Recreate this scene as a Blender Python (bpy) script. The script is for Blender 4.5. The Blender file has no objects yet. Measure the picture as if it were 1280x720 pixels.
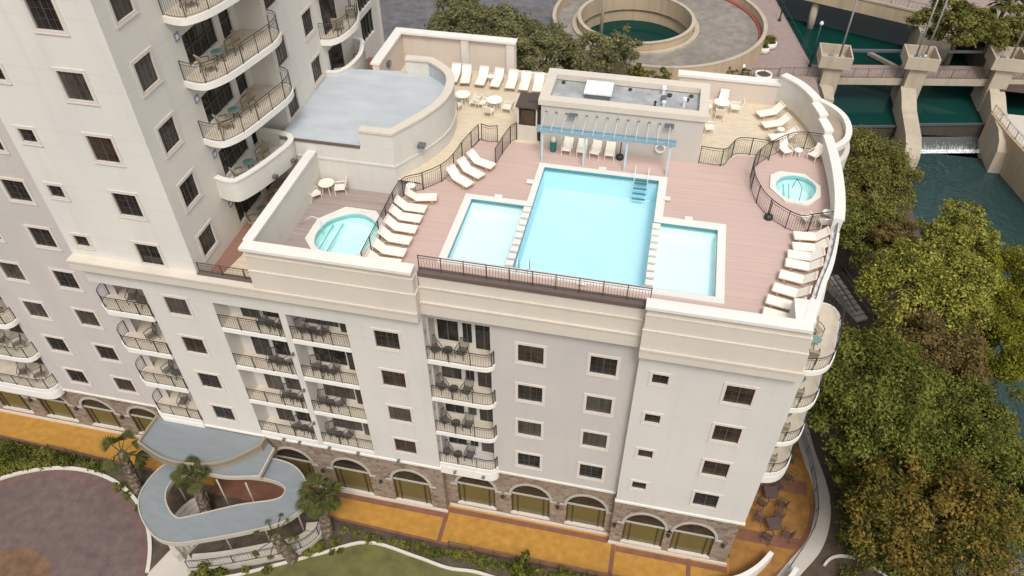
import bpy, math, random
import numpy as np
from mathutils import Vector, Matrix
from mathutils.geometry import tessellate_polygon

# ------------------------------------------------------------------ camera, sky, sun, exposure
scene = bpy.context.scene
COL = scene.collection
R = math.radians
cam_data = bpy.data.cameras.new("camera")
cam = bpy.data.objects.new("camera", cam_data)
COL.objects.link(cam)
cam.matrix_world = (Matrix.Translation((-0.6127, -23.6568, 43.5401))
                    @ Matrix.Rotation(R(12.48), 4, 'Z') @ Matrix.Rotation(R(46.22), 4, 'X')
                    @ Matrix.Rotation(R(-0.41), 4, 'Z'))
cam_data.sensor_width = 36.0
cam_data.lens = 961.25 / 1280 * 36.0
cam_data.clip_start = 0.5
cam_data.clip_end = 2000
scene.camera = cam

SUN_EL, SUN_AZ = 56.0, 160.0           # azimuth measured from +Y clockwise: light comes from behind-right of the camera
world = bpy.data.worlds.new("World")
scene.world = world
world.use_nodes = True
wn = world.node_tree
wn.nodes.clear()
sky = wn.nodes.new('ShaderNodeTexSky')
sky.sky_type = 'NISHITA'
sky.sun_disc = False
sky.sun_elevation = R(SUN_EL)
sky.sun_rotation = R(SUN_AZ)
sky.air_density = 1.6
sky.dust_density = 5.0
hs = wn.nodes.new('ShaderNodeHueSaturation')
hs.inputs['Saturation'].default_value = 0.22
bg = wn.nodes.new('ShaderNodeBackground')
bg.inputs['Strength'].default_value = 0.14
wo = wn.nodes.new('ShaderNodeOutputWorld')
wn.links.new(sky.outputs[0], hs.inputs['Color'])
wn.links.new(hs.outputs[0], bg.inputs['Color'])
wn.links.new(bg.outputs[0], wo.inputs['Surface'])

sd = bpy.data.lights.new("sun", 'SUN')
sd.energy = 1.3
sd.angle = R(14)
sd.color = (1.0, 0.965, 0.92)
sun = bpy.data.objects.new("sun", sd)
COL.objects.link(sun)
_az, _el = R(SUN_AZ), R(SUN_EL)
_dir = Vector((math.sin(_az) * math.cos(_el), math.cos(_az) * math.cos(_el), math.sin(_el)))
sun.rotation_euler = (-_dir).to_track_quat('-Z', 'Y').to_euler()
sun.location = _dir * 120

scene.view_settings.view_transform = 'Standard'
scene.view_settings.look = 'None'
scene.view_settings.gamma = 1.0
scene.view_settings.exposure = 0.24
scene.view_settings.use_curve_mapping = False

rnd = random.Random(7)

# ------------------------------------------------------------------ helpers
class MB:
    def __init__(s):
        s.v = []; s.f = []
    def add(s, vs, fs):
        b = len(s.v); s.v += [tuple(v) for v in vs]
        s.f += [tuple(b + i for i in f) for f in fs]
    def poly(s, pts): s.add(pts, [tuple(range(len(pts)))])
    def box(s, x0, x1, y0, y1, z0, z1):
        s.add([(x0,y0,z0),(x1,y0,z0),(x1,y1,z0),(x0,y1,z0),(x0,y0,z1),(x1,y0,z1),(x1,y1,z1),(x0,y1,z1)],
              [(0,3,2,1),(4,5,6,7),(0,1,5,4),(1,2,6,5),(2,3,7,6),(3,0,4,7)])
    def bar(s, p, q, w, h=None):
        p, q = Vector(p), Vector(q); h = h or w
        d = (q - p)
        if d.length < 1e-6: return
        d.normalize()
        up = Vector((0,0,1)) if abs(d.z) < 0.95 else Vector((0,1,0))
        a = d.cross(up).normalized() * (w/2); b = a.cross(d).normalized() * (h/2)
        s.add([p-a-b,p+a-b,p+a+b,p-a+b,q-a-b,q+a-b,q+a+b,q-a+b],
              [(0,1,2,3),(7,6,5,4),(0,4,5,1),(1,5,6,2),(2,6,7,3),(3,7,4,0)])
    def tube(s, pts, r, n=8, cap=True):
        pts = [Vector(p) for p in pts]
        rs = r if isinstance(r, (list, tuple)) else [r]*len(pts)
        b = len(s.v)
        a = None
        for i, p in enumerate(pts):
            d = (pts[min(i+1, len(pts)-1)] - pts[max(i-1, 0)]).normalized()
            if a is None:
                a = d.cross(Vector((0,0,1)) if abs(d.z) < 0.9 else Vector((1,0,0))).normalized()
            else:
                a = (a - d*a.dot(d)).normalized()
            c = d.cross(a)
            for k in range(n):
                t = 2*math.pi*k/n
                s.v.append(tuple(p + (a*math.cos(t) + c*math.sin(t))*rs[i]))
        for i in range(len(pts)-1):
            for k in range(n):
                k2 = (k+1) % n
                s.f.append((b+i*n+k, b+i*n+k2, b+(i+1)*n+k2, b+(i+1)*n+k))
        if cap:
            s.f.append(tuple(b+k for k in reversed(range(n))))
            s.f.append(tuple(b+(len(pts)-1)*n+k for k in range(n)))
    def prism(s, poly, z0, z1, holes=(), bottom=True):
        loops = [[tuple(p[:2]) for p in poly]] + [[tuple(p[:2]) for p in h] for h in holes]
        tris = tessellate_polygon([[Vector((x,y,0)) for x,y in l] for l in loops])
        flat = [p for l in loops for p in l]
        def nrm(t):
            a,b,c = (flat[i] for i in t)
            return (b[0]-a[0])*(c[1]-a[1])-(b[1]-a[1])*(c[0]-a[0])
        up = [t if nrm(t) > 0 else tuple(reversed(t)) for t in tris]
        s.add([(x,y,z1) for x,y in flat], up)
        if bottom: s.add([(x,y,z0) for x,y in flat], [tuple(reversed(t)) for t in up])
        for li, l in enumerate(loops):
            ar = sum(l[i][0]*l[(i+1)%len(l)][1]-l[(i+1)%len(l)][0]*l[i][1] for i in range(len(l)))
            ccw = ar > 0
            if li > 0: ccw = not ccw
            n = len(l); b = len(s.v)
            s.v += [(x,y,z0) for x,y in l] + [(x,y,z1) for x,y in l]
            for i in range(n):
                j = (i+1) % n
                q = (b+i, b+j, b+n+j, b+n+i)
                s.f.append(q if ccw else tuple(reversed(q)))
    def sheet(s, poly, z, holes=()):
        loops = [[tuple(p[:2]) for p in poly]] + [[tuple(p[:2]) for p in h] for h in holes]
        tris = tessellate_polygon([[Vector((x,y,0)) for x,y in l] for l in loops])
        flat = [p for l in loops for p in l]
        def nrm(t):
            a,b,c = (flat[i] for i in t)
            return (b[0]-a[0])*(c[1]-a[1])-(b[1]-a[1])*(c[0]-a[0])
        s.add([(x,y,z) for x,y in flat], [t if nrm(t) > 0 else tuple(reversed(t)) for t in tris])
    def strip(s, A, B):                      # quads between two equal-length point rows
        b = len(s.v); n = len(A)
        s.v += [tuple(p) for p in A] + [tuple(p) for p in B]
        for i in range(n-1): s.f.append((b+i, b+i+1, b+n+i+1, b+n+i))
    def band(s, pts, t0, t1, z0, z1, closed=False):   # wall along a polyline, offset t0..t1 to its left
        L = offset(pts, t0, closed); M = offset(pts, t1, closed)
        n = len(pts); idx = range(n if closed else n-1)
        for i in idx:
            j = (i+1) % n
            a,b_,c,d = L[i],L[j],M[j],M[i]
            s.add([(a[0],a[1],z0),(b_[0],b_[1],z0),(c[0],c[1],z0),(d[0],d[1],z0),
                   (a[0],a[1],z1),(b_[0],b_[1],z1),(c[0],c[1],z1),(d[0],d[1],z1)],
                  [(0,3,2,1),(4,5,6,7),(0,1,5,4),(2,3,7,6)] + ([(3,0,4,7)] if (not closed and i==0) else [])
                  + ([(1,2,6,5)] if (not closed and i==n-2) else []))
    def lathe(s, prof, c=(0,0,0), n=16):
        b = len(s.v)
        for r_, z in prof:
            for k in range(n):
                t = 2*math.pi*k/n
                s.v.append((c[0]+r_*math.cos(t), c[1]+r_*math.sin(t), c[2]+z))
        for i in range(len(prof)-1):
            for k in range(n):
                k2 = (k+1) % n
                s.f.append((b+i*n+k, b+i*n+k2, b+(i+1)*n+k2, b+(i+1)*n+k))
        s.f.append(tuple(b+k for k in reversed(range(n))))
        s.f.append(tuple(b+(len(prof)-1)*n+k for k in range(n)))
    def build(s, name, mat, parent=None, smooth=False, local=False, label=None, bevel=0):
        off = Vector((0,0,0))
        if parent is not None and not local:
            q = parent
            while q is not None: off += q.location; q = q.parent
        me = bpy.data.meshes.new(name)
        vs = s.v if off.length == 0 else [(x-off.x, y-off.y, z-off.z) for x,y,z in s.v]
        me.from_pydata(vs, [], s.f); me.update()
        me.materials.append(mat)
        if smooth: me.polygons.foreach_set('use_smooth', [True]*len(me.polygons))
        o = bpy.data.objects.new(name, me); COL.objects.link(o)
        if parent is not None: o.parent = parent
        if label: o['label'] = label
        if bevel:
            m = o.modifiers.new('bevel', 'BEVEL'); m.width = bevel; m.segments = 2; m.limit_method = 'ANGLE'
        return o

def offset(pts, d, closed=False):
    if d == 0: return [tuple(p[:2]) for p in pts]
    out = []; n = len(pts)
    for i in range(n):
        p = Vector(pts[i][:2])
        a = Vector(pts[i-1][:2]) if (closed or i > 0) else None
        c = Vector(pts[(i+1) % n][:2]) if (closed or i < n-1) else None
        ns = []
        if a is not None:
            e = (p-a).normalized(); ns.append(Vector((-e.y, e.x)))
        if c is not None:
            e = (c-p).normalized(); ns.append(Vector((-e.y, e.x)))
        m = sum(ns, Vector((0,0)))
        m.normalize()
        k = 1/max(0.4, m.dot(ns[0]))
        out.append(tuple(p + m*d*k))
    return out

def smooth(pts, k=6, closed=False):
    n = len(pts); out = []
    rng = range(n if closed else n-1)
    P = lambda i: Vector(pts[i % n]) if closed else Vector(pts[max(0, min(n-1, i))])
    for i in rng:
        p0,p1,p2,p3 = P(i-1),P(i),P(i+1),P(i+2)
        for j in range(k):
            t = j/k
            out.append(tuple(0.5*((2*p1)+(p2-p0)*t+(2*p0-5*p1+4*p2-p3)*t*t+(3*p1-p0-3*p2+p3)*t**3)))
    if not closed: out.append(tuple(pts[-1]))
    return out

def circle(cx, cy, r, n=32, a0=0.0, a1=360.0, full=True):
    m = n if full else n+1
    return [(cx+r*math.cos(R(a0+(a1-a0)*i/n)), cy+r*math.sin(R(a0+(a1-a0)*i/n))) for i in range(m)]

def tag(o, label=None, cat=None, group=None, kind=None):
    if label: o['label'] = label
    if cat: o['category'] = cat
    if group: o['group'] = group
    if kind: o['kind'] = kind
    return o

def thing(name, label, cat, loc=(0,0,0), rz=0.0, group=None):
    o = bpy.data.objects.new(name, None); COL.objects.link(o)
    o.location = loc; o.rotation_euler = (0,0,rz); o.empty_display_size = 0.3
    return tag(o, label, cat, group)

def struct(name, mb, mat, label=None, sm=False):
    o = mb.build(name, mat, smooth=sm); o['kind'] = 'structure'
    tag(o, label, name.replace('_', ' '))
    return o

def kids(o): return list(CH.get(o.name, [])) or list(o.children)
CH = {}
def dup(root, loc, rz=None, label=None, group=None, scale=None, parent=None):
    def cp(o, par):
        c = o.copy(); COL.objects.link(c)
        if par is not None: c.parent = par
        for ch in o.children: cp(ch, c)
        return c
    r = cp(root, parent)
    r.location = loc
    if rz is not None: r.rotation_euler = (0,0,rz)
    if scale: r.scale = scale
    if label: r['label'] = label
    if group: r['group'] = group
    return r

# ------------------------------------------------------------------ materials
def newmat(name):
    m = bpy.data.materials.new(name); m.use_nodes = True
    nt = m.node_tree
    return m, nt, nt.nodes, nt.links, nt.nodes['Principled BSDF']

def mix(nt, fac, a, b):
    n = nt.nodes.new('ShaderNodeMix'); n.data_type = 'RGBA'
    for s, v in ((n.inputs[0], fac), (n.inputs[6], a), (n.inputs[7], b)):
        if hasattr(v, 'default_value') or hasattr(v, 'links'): nt.links.new(v, s)
        else: s.default_value = v if not isinstance(v, tuple) else (*v[:3], 1)
    return n.outputs[2]

def pos(nt, scale=(1,1,1)):
    g = nt.nodes.new('ShaderNodeNewGeometry')
    m = nt.nodes.new('ShaderNodeMapping'); m.inputs['Scale'].default_value = scale
    nt.links.new(g.outputs['Position'], m.inputs['Vector'])
    return m.outputs[0]

def noise(nt, scale, detail=4, vec=None, rough=0.55):
    n = nt.nodes.new('ShaderNodeTexNoise'); n.inputs['Scale'].default_value = scale
    n.inputs['Detail'].default_value = detail; n.inputs['Roughness'].default_value = rough
    if vec is not None: nt.links.new(vec, n.inputs['Vector'])
    return n.outputs[0]

def ramp(nt, fac, stops):
    r = nt.nodes.new('ShaderNodeValToRGB')
    e = r.color_ramp.elements
    while len(e) < len(stops): e.new(0.5)
    for i, (p, c) in enumerate(stops):
        e[i].position = p
        e[i].color = (*c, 1) if isinstance(c, tuple) else (c, c, c, 1)
    nt.links.new(fac, r.inputs[0])
    return r.outputs[0]

def math_(nt, op, a, b=None):
    n = nt.nodes.new('ShaderNodeMath'); n.operation = op
    for s, v in ((n.inputs[0], a), (n.inputs[1], b)):
        if v is None: continue
        if isinstance(v, (int, float)): s.default_value = v
        else: nt.links.new(v, s)
    return n.outputs[0]

def bump(nt, bsdf, h, strength=0.2, dist=0.02):
    b = nt.nodes.new('ShaderNodeBump'); b.inputs['Strength'].default_value = strength
    b.inputs['Distance'].default_value = dist
    nt.links.new(h, b.inputs['Height']); nt.links.new(b.outputs[0], bsdf.inputs['Normal'])

def plain(name, c, rough=0.6, metal=0.0, var=0.12, scale=3.0):
    m, nt, N, L, b = newmat(name)
    f = noise(nt, scale, 4, pos(nt))
    col = mix(nt, f, tuple(x*(1-var) for x in c), tuple(min(1, x*(1+var)) for x in c))
    L.new(col, b.inputs['Base Color'])
    b.inputs['Roughness'].default_value = rough; b.inputs['Metallic'].default_value = metal
    return m

def stucco(name, c, grooves=None, stain=0.11, warm=(1.01,0.985,0.955)):
    m, nt, N, L, b = newmat(name)
    v = pos(nt)
    big = noise(nt, 0.25, 5, v)
    streak = noise(nt, 1.0, 4, pos(nt, (1.6,1.6,0.12)))
    fine = noise(nt, 14.0, 3, v)
    base = mix(nt, ramp(nt, big, [(0.3,0.0),(0.7,1.0)]), tuple(x*(1-stain*0.6) for x in c), tuple(min(1,x*k*(1+stain*0.25)) for x,k in zip(c,warm)))
    base = mix(nt, ramp(nt, streak, [(0.5,0.0),(0.8,0.5)]), base, tuple(x*(1-stain*1.6) for x in c))
    base = mix(nt, math_(nt,'MULTIPLY',fine,0.10), base, tuple(x*0.75 for x in c))
    if grooves is not None:
        g = N.new('ShaderNodeNewGeometry'); sp = N.new('ShaderNodeSeparateXYZ')
        L.new(g.outputs['Position'], sp.inputs[0])
        mask = None
        for off in (0.0, 0.72):
            fz = math_(nt, 'FRACT', math_(nt, 'DIVIDE', math_(nt, 'SUBTRACT', sp.outputs[2], grooves+off), 3.0))
            k = math_(nt, 'LESS_THAN', fz, 0.018)
            mask = k if mask is None else math_(nt, 'MAXIMUM', mask, k)
        base = mix(nt, math_(nt,'MULTIPLY',mask,0.16), base, tuple(x*0.62 for x in c))
    L.new(base, b.inputs['Base Color'])
    b.inputs['Roughness'].default_value = 0.9
    bump(nt, b, noise(nt, 22.0, 4, v), 0.12, 0.02)
    return m

M = {}
M['wall'] = stucco('wall_cream_stucco', (0.605,0.578,0.532), grooves=0.45)
M['wall_m'] = stucco('wall_mauve_stucco', (0.515,0.476,0.448), grooves=0.45)
M['tower'] = stucco('tower_stucco', (0.655,0.63,0.58), grooves=0.95)
M['bay'] = stucco('bay_stucco', (0.58,0.555,0.51), stain=0.12)
M['band'] = stucco('band_stucco', (0.585,0.53,0.455), stain=0.08)
M['coping'] = stucco('coping_stucco', (0.71,0.68,0.625), stain=0.10)
M['white'] = stucco('white_plaster', (0.69,0.67,0.63), stain=0.10)
M['trim'] = stucco('window_trim_paint', (0.62,0.56,0.50), stain=0.06)
M['slab'] = stucco('balcony_slab_paint', (0.76,0.73,0.68), stain=0.08)
M['pinkwall'] = stucco('terrace_wall_paint', (0.575,0.505,0.44), stain=0.08)
M['poolhouse'] = stucco('pool_house_stucco', (0.49,0.46,0.42), stain=0.06)

def glass(name, c, streaks=False, rough=0.08):
    m, nt, N, L, b = newmat(name)
    v = pos(nt)
    n1 = noise(nt, 1.3, 3, v)
    col = mix(nt, ramp(nt, n1, [(0.35,0.0),(0.65,1.0)]), tuple(x*0.55 for x in c), tuple(x*1.5 for x in c))
    if streaks:
        w = noise(nt, 9.0, 2, pos(nt, (1,1,0.05)))
        col = mix(nt, ramp(nt, w, [(0.4,0.0),(0.6,0.6)]), col, tuple(x*2.2 for x in c))
    L.new(col, b.inputs['Base Color']); b.inputs['Roughness'].default_value = rough
    b.inputs['IOR'].default_value = 1.45
    return m
M['pane'] = glass('window_glass_dark', (0.022,0.019,0.017))
M['pane_b'] = glass('window_glass_blinds', (0.05,0.042,0.035), True, 0.15)
M['pane_c'] = glass('window_glass_brown', (0.045,0.028,0.019), False, 0.12)
M['muntin'] = plain('window_bars', (0.085,0.075,0.068), 0.5)
M['arch_low'] = plain('olive_window_blind', (0.118,0.096,0.036), 0.22, 0, 0.10, 0.8)
M['arch_mull'] = plain('arch_mullion', (0.05,0.035,0.015), 0.5)
M['iron'] = plain('dark_iron', (0.035,0.03,0.027), 0.5, 0.3)
M['iron_br'] = plain('brown_iron', (0.085,0.065,0.052), 0.5, 0.2)
M['brownbase'] = plain('railing_base_brown', (0.12,0.085,0.075), 0.7)
M['chair_dk'] = plain('dark_chair_frame', (0.075,0.066,0.060), 0.6, 0.1)
M['cushion'] = plain('khaki_cushion', (0.30,0.25,0.16), 0.9)
M['cream_pl'] = plain('cream_sling', (0.80,0.74,0.64), 0.7, 0, 0.05)
M['tanframe'] = plain('tan_frame', (0.50,0.37,0.24), 0.5)
M['tabletop'] = plain('cream_table_top', (0.78,0.69,0.56), 0.45, 0, 0.05)
M['tabletop_w'] = plain('white_table_top', (0.84,0.80,0.73), 0.4, 0, 0.04)
M['glass_t'] = plain('green_glass_top', (0.16,0.24,0.22), 0.08)
M['lamp'] = plain('lamp_metal', (0.20,0.22,0.24), 0.35, 0.7)
M['sign'] = plain('blue_grey_sign', (0.20,0.22,0.30), .5)
M['lampglass'] = plain('lamp_lens', (0.7,0.72,0.75), 0.2)
M['blue'] = plain('pergola_blue_paint', (0.22,0.33,0.39), 0.55)
M['paleblue'] = plain('pergola_pale_paint', (0.46,0.54,0.60), 0.55)
M['teal'] = plain('teal_plastic', (0.02,0.14,0.14), 0.4)
M['black'] = plain('black_plastic', (0.02,0.02,0.022), 0.5)
M['concrete'] = stucco('weathered_concrete', (0.44,0.375,0.29), stain=0.28)
M['ramp_conc'] = stucco('ramp_wall_concrete', (0.46,0.36,0.245), stain=0.3)
M['path'] = stucco('path_concrete', (0.50,0.455,0.40), stain=0.14)
M['archtrim'] = stucco('arch_trim', (0.42,0.385,0.33), stain=0.15)
M['sill'] = stucco('sill_stone', (0.60,0.53,0.46), stain=0.12)
M['kerb'] = stucco('kerb_paint', (0.58,0.54,0.47), stain=0.12)

def deckmat(name, c, axis=(0.15,5,1), plank=0.0, var=0.14):
    m, nt, N, L, b = newmat(name)
    f1 = noise(nt, 1.6, 5, pos(nt, axis)); f2 = noise(nt, 0.22, 4, pos(nt)); f3 = noise(nt, 8.0, 3, pos(nt))
    col = mix(nt, ramp(nt, f1, [(0.3,0.0),(0.7,1.0)]), tuple(x*(1-var) for x in c), tuple(min(1,x*(1+var*0.6)) for x in c))
    col = mix(nt, ramp(nt, f2, [(0.4,0.0),(0.75,0.45)]), col, tuple(x*(1-var*1.4) for x in c))
    col = mix(nt, math_(nt,'MULTIPLY',f3,0.12), col, tuple(x*0.7 for x in c))
    if plank:
        g = N.new('ShaderNodeNewGeometry'); sp = N.new('ShaderNodeSeparateXYZ'); L.new(g.outputs['Position'], sp.inputs[0])
        k = None
        for o in ((1,) if plank > 0 else (0,1)):
            w = abs(plank)
            q = math_(nt,'LESS_THAN', math_(nt,'FRACT', math_(nt,'DIVIDE', sp.outputs[o], w)), 0.05)
            k = q if k is None else math_(nt,'MAXIMUM',k,q)
        col = mix(nt, math_(nt,'MULTIPLY',k,0.16), col, tuple(x*0.6 for x in c))
    L.new(col, b.inputs['Base Color']); b.inputs['Roughness'].default_value = 0.8
    bump(nt, b, f3, 0.1, 0.01)
    return m
M['deck'] = deckmat('pink_deck', (0.52,0.375,0.325), plank=0.45, var=.09)
M['deck_spa'] = deckmat('grey_spa_deck', (0.335,0.27,0.24), plank=0.3, var=0.2)
M['beige'] = deckmat('beige_terrace_tile', (0.62,0.52,0.385), axis=(1.2,3,1), plank=-0.6, var=0.13)
M['roof'] = deckmat('blue_grey_roof_membrane', (0.455,0.48,0.50), axis=(0.35,0.8,1), var=0.12, plank=1.5)
M['brownroof'] = deckmat('brown_roof', (0.34,0.27,0.20), axis=(1,1,1), var=0.2)
M['pole'] = plain('galvanised_pole', (0.40,0.41,0.41), .4, .4)
M['weir'] = deckmat('wet_dark_concrete', (0.05,0.044,0.032), axis=(3,1,0.3), var=0.4)
M['gravelroof'] = deckmat('pool_house_roof', (0.36,0.37,0.37), axis=(1,1,1), var=0.3)
M['yellow'] = deckmat('yellow_stained_paving', (0.42,0.21,0.034), axis=(1.2,1.4,1), var=0.24)
M['redband'] = deckmat('red_brown_paving_band', (0.20,0.085,0.048), axis=(1,1,1), var=0.25)
M['patio'] = deckmat('patio_stained_paving', (0.33,0.155,0.035), axis=(1,1,1), var=0.35)
M['drive'] = deckmat('drive_stamped_concrete', (0.130,0.090,0.082), axis=(1,1,1), var=0.3)
M['drive_rim'] = deckmat('drive_rim_concrete', (0.145,0.088,0.078), axis=(1,1,1), var=0.3)
M['mosaic'] = deckmat('drive_medallion', (0.165,0.092,0.048), axis=(1,1,1), var=0.4)
M['asphalt'] = deckmat('wet_asphalt', (0.13,0.125,0.13), axis=(0.5,0.5,1), var=0.4)
M['prom'] = deckmat('pink_promenade_pavers', (0.30,0.225,0.20), axis=(1,1,1), plank=-0.9, var=0.15)
M['rampfloor'] = deckmat('ramp_road_concrete', (0.25,0.218,0.188), axis=(0.6,0.6,1), var=0.3)
M['redkerb'] = plain('red_kerb_paint', (0.30,0.075,0.058), 0.6)
M['earth'] = deckmat('brown_earth', (0.085,0.057,0.038), axis=(1,1,1), var=0.4)
M['mulch'] = deckmat('mulch', (0.095,0.068,0.045), axis=(1,1,1), var=0.5)
M['lawn'] = deckmat('lawn_grass', (0.125,0.115,0.032), axis=(0.6,0.6,1), var=0.35)
M['canopy'] = deckmat('canopy_blue_grey_metal', (0.20,0.22,0.228), axis=(0.5,1.5,1), var=0.12)
M['fascia'] = plain('canopy_tan_fascia', (0.27,0.225,0.165), 0.6)
M['clay'] = plain('terracotta_pavers', (0.25,0.13,0.095), 0.8)

def stone():
    m, nt, N, L, b = newmat('rubble_stone')
    v = pos(nt, (2.6,2.6,3.6))
    vo = N.new('ShaderNodeTexVoronoi'); vo.inputs['Scale'].default_value = 1.0; L.new(v, vo.inputs['Vector'])
    ve = N.new('ShaderNodeTexVoronoi'); ve.feature = 'DISTANCE_TO_EDGE'; ve.inputs['Scale'].default_value = 1.0; L.new(v, ve.inputs['Vector'])
    sp = N.new('ShaderNodeSeparateColor'); L.new(vo.outputs['Color'], sp.inputs[0])
    col = ramp(nt, sp.outputs[0], [(0.0,(0.15,0.10,0.07)),(0.35,(0.25,0.18,0.13)),(0.6,(0.32,0.25,0.18)),(0.85,(0.22,0.135,0.10)),(1.0,(0.38,0.31,0.24))])
    col = mix(nt, math_(nt,'MULTIPLY',noise(nt,9,4,pos(nt)),0.5), col, (0.16,0.11,0.08))
    col = mix(nt, ramp(nt, ve.outputs[0], [(0.0,1.0),(0.07,0.0)]), col, (0.30,0.25,0.19))
    L.new(col, b.inputs['Base Color']); b.inputs['Roughness'].default_value = 0.92
    bump(nt, b, ramp(nt, ve.outputs[0], [(0.0,0.0),(0.12,1.0)]), 0.5, 0.04)
    return m
M['stone'] = stone()

def poolwater(name, tint, mixf=0.16):
    m, nt, N, L, b = newmat(name)
    N.remove(b)
    out = [n for n in N if n.type == 'OUTPUT_MATERIAL'][0]
    tr = N.new('ShaderNodeBsdfTransparent'); tr.inputs[0].default_value = (*tint, 1)
    gl = N.new('ShaderNodeBsdfGlossy'); gl.inputs['Roughness'].default_value = 0.06
    fr = N.new('ShaderNodeFresnel'); fr.inputs[0].default_value = 1.33
    bp = N.new('ShaderNodeBump'); bp.inputs['Strength'].default_value = 0.12; bp.inputs['Distance'].default_value = 0.05
    L.new(noise(nt, 2.2, 3, pos(nt)), bp.inputs['Height'])
    L.new(bp.outputs[0], gl.inputs['Normal']); L.new(bp.outputs[0], fr.inputs['Normal'])
    mx = N.new('ShaderNodeMixShader'); L.new(fr.outputs[0], mx.inputs[0]); L.new(tr.outputs[0], mx.inputs[1]); L.new(gl.outputs[0], mx.inputs[2])
    L.new(mx.outputs[0], out.inputs['Surface'])
    return m
M['water'] = poolwater('pool_water', (0.935,0.99,0.995))
def basin(name, c):
    m, nt, N, L, b = newmat(name)
    v = N.new('ShaderNodeTexVoronoi'); v.inputs['Scale'].default_value = 1.7; v.feature = 'SMOOTH_F1'
    n = noise(nt, 1.2, 2, pos(nt))
    mp = N.new('ShaderNodeMixRGB'); mp.inputs[0].default_value = 0.3
    L.new(pos(nt), mp.inputs[1]); L.new(n, mp.inputs[2]); L.new(mp.outputs[0], v.inputs['Vector'])
    col = mix(nt, noise(nt, 0.5, 3, pos(nt)), tuple(x*0.94 for x in c), tuple(min(1,x*1.05) for x in c))
    L.new(col, b.inputs['Base Color']); b.inputs['Roughness'].default_value = 0.6
    return m
M['basin_deep'] = basin('pool_plaster_deep', (0.58,0.81,0.875))
M['basin_shallow'] = basin('pool_plaster_shallow', (0.78,0.90,0.905))
M['basin_tub'] = basin('tub_plaster', (0.70,0.90,0.86))
M['tile_pale'] = plain('pale_teal_tile', (0.22,0.50,0.52), 0.3, 0, 0.15, 12)
M['tile'] = plain('teal_tile_band', (0.05,0.235,0.26), 0.3, 0, 0.3, 12)

def river(name, c, rip, rough=0.06):
    m, nt, N, L, b = newmat(name)
    n = noise(nt, rip, 4, pos(nt, (1,0.6,1)))
    col = mix(nt, noise(nt, 0.08, 3, pos(nt)), tuple(x*0.75 for x in c), tuple(x*1.2 for x in c))
    L.new(col, b.inputs['Base Color']); b.inputs['Roughness'].default_value = rough
    bump(nt, b, n, 0.9 if rip > 1 else 0.06, 0.35 if rip > 1 else .1)
    b.inputs['Specular IOR Level'].default_value = 0.5 if rip > 1 else 0.05
    return m
M['river'] = river('river_water_rippled', (0.018,0.046,0.045), 1.3)
M['river_up'] = river('river_water_still', (0.006,0.040,0.033), 0.5, 0.04)

def foam():
    m, nt, N, L, b = newmat('weir_foam')
    n = noise(nt, 3.0, 5, pos(nt, (2.5,0.6,0.5)))
    g = N.new('ShaderNodeNewGeometry'); sp = N.new('ShaderNodeSeparateXYZ'); L.new(g.outputs['Position'], sp.inputs[0])
    dz = math_(nt,'MULTIPLY', math_(nt,'ADD', sp.outputs[2], 5.3), -0.30)
    n = math_(nt,'ADD', n, dz)
    col = mix(nt, ramp(nt, n, [(0.58,0.0),(0.92,1.0)]), (0.04,0.04,0.036), (0.50,0.54,0.56))
    L.new(col, b.inputs['Base Color']); b.inputs['Roughness'].default_value = 0.5
    bump(nt, b, n, 0.5, 0.1)
    return m
M['foam'] = foam()
def foam2():
    m, nt, N, L, b = newmat('white_foam')
    n = noise(nt, 5.0, 5, pos(nt))
    col = mix(nt, ramp(nt, n, [(0.3,0.0),(0.6,1.0)]), (0.25,0.29,0.30), (0.85,0.87,0.88))
    L.new(col, b.inputs['Base Color']); b.inputs['Roughness'].default_value = 0.6
    return m
M['foam2'] = foam2()

def leafmat(name, dark, mid, light, lo=0.38, hi=0.66):
    m, nt, N, L, b = newmat(name)
    N.remove(b)
    out = [n for n in N if n.type == 'OUTPUT_MATERIAL'][0]
    g = N.new('ShaderNodeNewGeometry')
    rp = ramp(nt, g.outputs['Random Per Island'], [(0.0,dark),(0.5,mid),(1.0,light)])
    cl = noise(nt, 0.55, 3, pos(nt))
    col = mix(nt, ramp(nt, cl, [(lo,0.0),(hi,0.85)]), rp, light)
    cl2 = noise(nt, 0.9, 2, pos(nt))
    col = mix(nt, ramp(nt, cl2, [(0.30,0.7),(0.48,0.0)]), col, dark)
    d = N.new('ShaderNodeBsdfDiffuse'); t = N.new('ShaderNodeBsdfTranslucent')
    L.new(col, d.inputs[0]); L.new(col, t.inputs[0])
    mx = N.new('ShaderNodeMixShader'); mx.inputs[0].default_value = 0.22
    L.new(d.outputs[0], mx.inputs[1]); L.new(t.outputs[0], mx.inputs[2])
    L.new(mx.outputs[0], out.inputs['Surface'])
    return m
M['lf_dark'] = leafmat('leaf_dark_green', (0.027,0.038,0.009), (0.077,0.090,0.019), (0.198,0.198,0.045))
M['lf_green'] = leafmat('leaf_green', (0.043,0.054,0.014), (0.102,0.113,0.028), (0.226,0.220,0.056))
M['lf_olive'] = leafmat('leaf_olive', (0.047,0.050,0.016), (0.113,0.110,0.032), (0.232,0.215,0.062))
M['lf_oak'] = leafmat('leaf_live_oak', (0.090,0.093,0.041), (0.153,0.151,0.070), (0.232,0.220,0.107))
M['lf_lime'] = leafmat('leaf_lime_yellow', (0.055,0.062,0.014), (0.150,0.150,0.030), (0.430,0.410,0.085), .42, .74)
M['lf_brown'] = leafmat('leaf_brown', (0.050,0.045,0.017), (0.108,0.090,0.034), (0.215,0.147,0.056))
M['lf_orange'] = leafmat('leaf_autumn', (0.038,0.045,0.012), (0.092,0.096,0.024), (0.275,0.175,0.042), .44, .72)
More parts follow.
